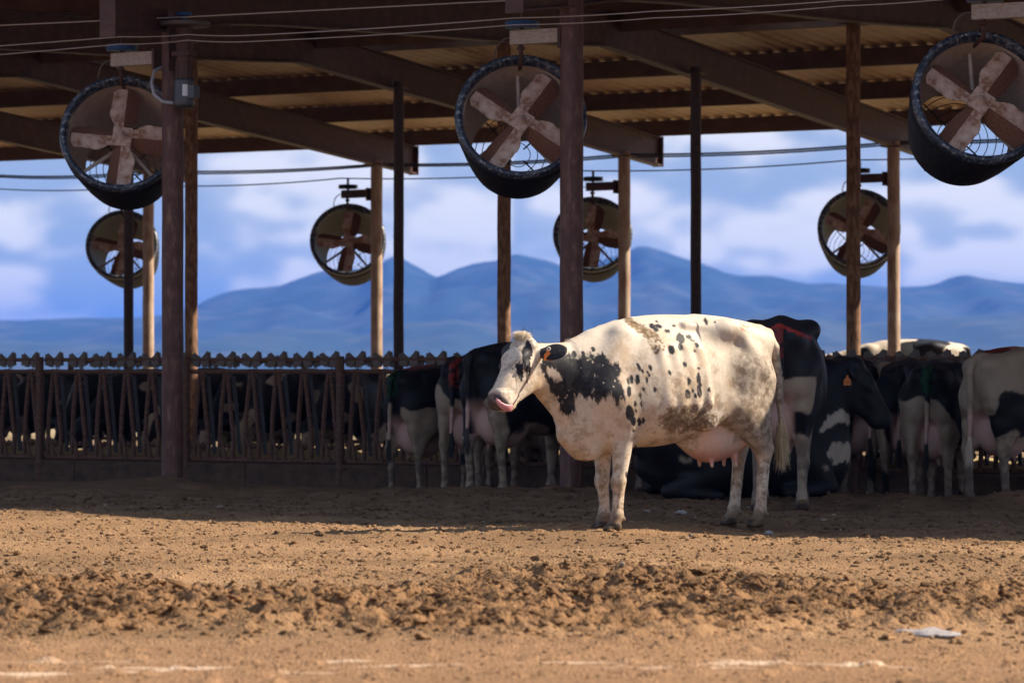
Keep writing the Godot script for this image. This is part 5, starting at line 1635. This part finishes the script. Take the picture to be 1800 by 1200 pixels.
func herd() -> void:
	var up := Shape.new()
	var o0 := standing(0)
	skin(up, cow_prims(o0), Vector3(-0.95, -0.03, -0.50), Vector3(1.85, 1.66, 0.50), 0.018)
	var down := Shape.new()
	var o1 := standing(1)
	skin(down, cow_prims(o1), Vector3(-0.95, -0.03, -0.50), Vector3(1.95, 1.66, 0.50), 0.018)
	var rest := Shape.new()
	var o2 := standing(0)
	o2.lying = true; o2.drop = -0.52; o2.wide = 1.12
	o2.neck = [[0.62, 1.44, 0.66, 0.21, 0.5, 1.7], [0.74, 1.46, 0.72, 0.19, 0.55, 1.7], [0.86, 1.53, 0.92, 0.15, 0.55, 1.7], [0.96, 1.59, 1.12, 0.125, 0.55, 1.8], [1.05, 1.60, 1.22, 0.105, 0.55, 2.0], [1.11, 1.56, 1.27, 0.09, 0.5, 2.0]]
	o2.head = head_frame(Vector3(1.07, 1.03, 0), 1.05, -0.12)
	o2.tail = [Vector3(-0.68, 1.43, 0), Vector3(-0.76, 1.39, 0), Vector3(-0.82, 1.20, 0.03), Vector3(-0.86, 0.90, 0.08), Vector3(-0.88, 0.65, 0.14)]
	skin(rest, cow_prims(o2), Vector3(-1.0, -0.03, -0.62), Vector3(1.75, 1.25, 0.62), 0.018)
	var green := Vector3(0.008, 0.075, 0.028)
	var red := Vector3(0.36, 0.04, 0.026)
	var away := 61.0                                  # facing the fence
	# in the near pen
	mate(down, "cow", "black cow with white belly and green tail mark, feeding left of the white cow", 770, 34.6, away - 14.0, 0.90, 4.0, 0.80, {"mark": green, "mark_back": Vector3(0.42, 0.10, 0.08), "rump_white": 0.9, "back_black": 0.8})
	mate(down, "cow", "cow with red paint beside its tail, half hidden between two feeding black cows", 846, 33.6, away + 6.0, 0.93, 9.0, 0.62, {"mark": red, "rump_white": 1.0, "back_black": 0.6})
	mate(up, "cow", "black and grey cow seen from behind, its rump right behind the white cow's face", 918, 32.0, away - 14.0, 0.955, 13.5, 0.72, {"rump_white": 0.5, "back_black": 0.55, "grime_and_shade": 0.8})
	mate(up, "cow", "grey legged cow standing behind the white cow's front legs", 1130, 31.5, away + 15.0, 0.93, 17.0, 0.6, {"grime_and_shade": 0.9})
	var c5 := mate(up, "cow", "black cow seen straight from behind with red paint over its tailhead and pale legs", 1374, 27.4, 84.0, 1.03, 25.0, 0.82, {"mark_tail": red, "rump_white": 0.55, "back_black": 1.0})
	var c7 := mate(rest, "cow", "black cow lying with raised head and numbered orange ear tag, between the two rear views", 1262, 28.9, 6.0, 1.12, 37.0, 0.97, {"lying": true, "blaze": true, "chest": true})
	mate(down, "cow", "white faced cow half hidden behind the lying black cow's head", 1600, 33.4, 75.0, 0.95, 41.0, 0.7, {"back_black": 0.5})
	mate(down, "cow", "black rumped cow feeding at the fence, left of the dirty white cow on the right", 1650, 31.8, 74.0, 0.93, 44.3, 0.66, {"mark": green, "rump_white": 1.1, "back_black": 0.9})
	mate(down, "cow", "dirty white cow with two dark spots feeding at the right edge of the view", 1796, 30.6, 44.0, 0.96, 52.0, 0.30, {"grime_and_shade": 1.0, "mark_back": red})
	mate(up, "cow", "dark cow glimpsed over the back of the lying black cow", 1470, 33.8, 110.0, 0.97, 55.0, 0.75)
	# beyond the feed lane
	mate(up, "cow", "sunlit white cow with a black saddle, standing far off beyond the fence on the right", 1606, 49.5, 184.0, 1.07, 61.5, 0.34, {"grime_and_shade": 0.1, "sunlit_coat": true})
	mate(down, "cow", "black cow facing the fence from beyond the feed lane, leftmost behind the bars", 185, 45.5, 252.0, 0.88, 66.0, 0.95)
	mate(down, "cow", "black cow beyond the bars at the left edge of the view", 18, 47.0, 246.0, 0.87, 94.0, 0.86)
	mate(down, "cow", "dark cow beyond the bars, second from the left edge of the view", 100, 46.6, 240.0, 0.86, 99.0, 0.92)
	mate(down, "cow", "black cow beyond the bars just left of the winch pole", 262, 45.0, 236.0, 0.90, 70.0, 0.97)
	mate(down, "cow", "black cow with a white blaze beyond the bars just right of the winch pole", 372, 44.2, 240.0, 0.89, 73.0, 0.88, {"face_white": 1})
	mate(down, "cow", "black cow beyond the bars, second right of the winch pole", 446, 44.0, 248.0, 0.88, 77.0, 0.9)
	mate(down, "cow", "black and white cow beyond the bars midway along the fence", 540, 43.6, 236.0, 0.90, 81.0, 0.62)
	mate(down, "cow", "mostly black cow beyond the bars beside the fence post near the green marked cow", 628, 43.2, 246.0, 0.88, 86.0, 0.8)
	mate(down, "cow", "black cow beyond the fence, seen under the belly of the green marked cow", 760, 42.8, 240.0, 0.90, 90.0, 0.8)
	# tags
	for e in [[c7, o2, "399"], [c5, o0, ""]]:
		if e[2]:
			var h: Transform3D = e[1].head
			var eo: Vector3 = h * Vector3(0.035, -0.035, 0.10) + Vector3(-0.35, 0.05, 0.93).normalized() * 0.13
			ear_tag(e[0], eo + Vector3(-0.03, -0.02, 0.03), Vector3(0, 0, 1), Vector3(-0.25, 0.0, 0.97).normalized(), e[2], false)

func stone(label: String, px: float, py: float, size: Vector3, sd: int, mat: Material, called := "flat_stone") -> void:
	var z := 26.0                                     # walk the sight line in from the far side to the ground it meets
	while z > 12.0 and 650.0 + (EYE - ground_y((px - 900.0) * z / 5856.0, -z)) * 5856.0 / z < py: z -= 0.02
	var x := (px - 900.0) * z / 5856.0
	var o := part(self, called, lump(sd, 16, 10, 0.32), mat, Transform3D(Basis(Vector3.UP, sd * 0.7).scaled_local(size), Vector3(x, ground_y(x, -z) + size.y * 0.25, -z)))
	tag(o, label, "stone" if called == "flat_stone" else "dirt clod", "pale stones lying in the dirt" if called == "flat_stone" else "")

func small_things() -> void:
	weathered("pale_stone", [[0.0, [0.20, 0.17, 0.16]], [0.5, [0.29, 0.26, 0.255]], [1.0, [0.38, 0.35, 0.34]]], 0.3, 0.02, 81, 0.9, 0.2)
	weathered("tan_stone", [[0.0, [0.25, 0.14, 0.065]], [0.5, [0.32, 0.18, 0.085]], [1.0, [0.38, 0.23, 0.12]]], 0.5, 0.02, 83, 0.95, 0.4)
	stone("large flat pale grey stone at the near edge of the loose soil on the right", 1636, 1116, Vector3(0.125, 0.028, 0.10), 31, mats.pale_stone)
	stone("small grey stone half buried among the dark clods right of the middle", 1306, 1046, Vector3(0.065, 0.035, 0.05), 33, mats.pale_stone)
	stone("pale stone in the shade between the white cow and the lying cow", 1197, 869, Vector3(0.05, 0.035, 0.045), 37, mats.pale_stone)
	stone("small pale stone just in front of the white cow's hind hooves", 1351, 938, Vector3(0.03, 0.025, 0.03), 39, mats.pale_stone)
	# wisps of straw trodden into the corral
	var st := Shape.new()
	st.tube([Vector3(-0.5, 0, 0), Vector3(0, 0.03, 0.02), Vector3(0.5, 0, 0)], [0.02, 0.025, 0.015], 4)
	scatter("straw", st.mesh(), 700, 77, func(r: RandomNumberGenerator) -> Array:
		var z := -r.randf_range(12.6, 30.0)
		var x := r.randf_range(-1.0, 1.0) * (0.17 * -z + 0.3)
		if noise_c.get_noise_2d(x * 0.8, z * 0.5 + 50.0) < 0.05: return []
		var l := r.randf_range(0.02, 0.07)
		return [Transform3D(Basis.from_euler(Vector3(0, r.randf() * TAU, r.randf_range(-0.25, 0.25))).scaled_local(Vector3.ONE * l), Vector3(x, ground_y(x, z) + 0.004, z)), Color(0.50, 0.39, 0.22) * r.randf_range(0.55, 1.0)])
	# fodder on the feed lane behind the fence
	weathered("fodder", [[0.0, [0.20, 0.14, 0.06]], [0.5, [0.36, 0.27, 0.13]], [1.0, [0.52, 0.42, 0.24]]], 0.4, 0.03, 85, 0.95, 1.2)
	var s := Shape.new()
	var nx := 160
	var nz := 14
	for j in nz:
		for i in nx:
			var al := lerpf(-10.0, 8.0, float(i) / (nx - 1))
			var q := FENCE + 0.25 + 1.7 * j / (nz - 1)
			var up := sin(PI * j / (nz - 1)) * (0.20 + 0.13 * noise_b.get_noise_2d(al * 1.3, q) + 0.05 * noise_b.get_noise_2d(al * 6.0, q * 6.0))
			s.put(plan(al, q, 0.045 + maxf(up, 0.0)), Vector3.UP)
	for j in nz:
		for i in nx:
			var a := s.v[j * nx + mini(i + 1, nx - 1)] - s.v[j * nx + maxi(i - 1, 0)]
			var b := s.v[mini(j + 1, nz - 1) * nx + i] - s.v[maxi(j - 1, 0) * nx + i]
			var nn := a.cross(b).normalized()
			s.n[j * nx + i] = nn if nn.y > 0.0 else -nn
	for j in nz - 1:
		for i in nx - 1:
			var a := j * nx + i
			s.tri(a, a + 1, a + nx + 1); s.tri(a, a + nx + 1, a + nx)
	tag(part(self, "fodder", s.mesh(), mats.fodder), "long heap of straw coloured fodder behind the bars of the fence", "fodder", "", "stuff")
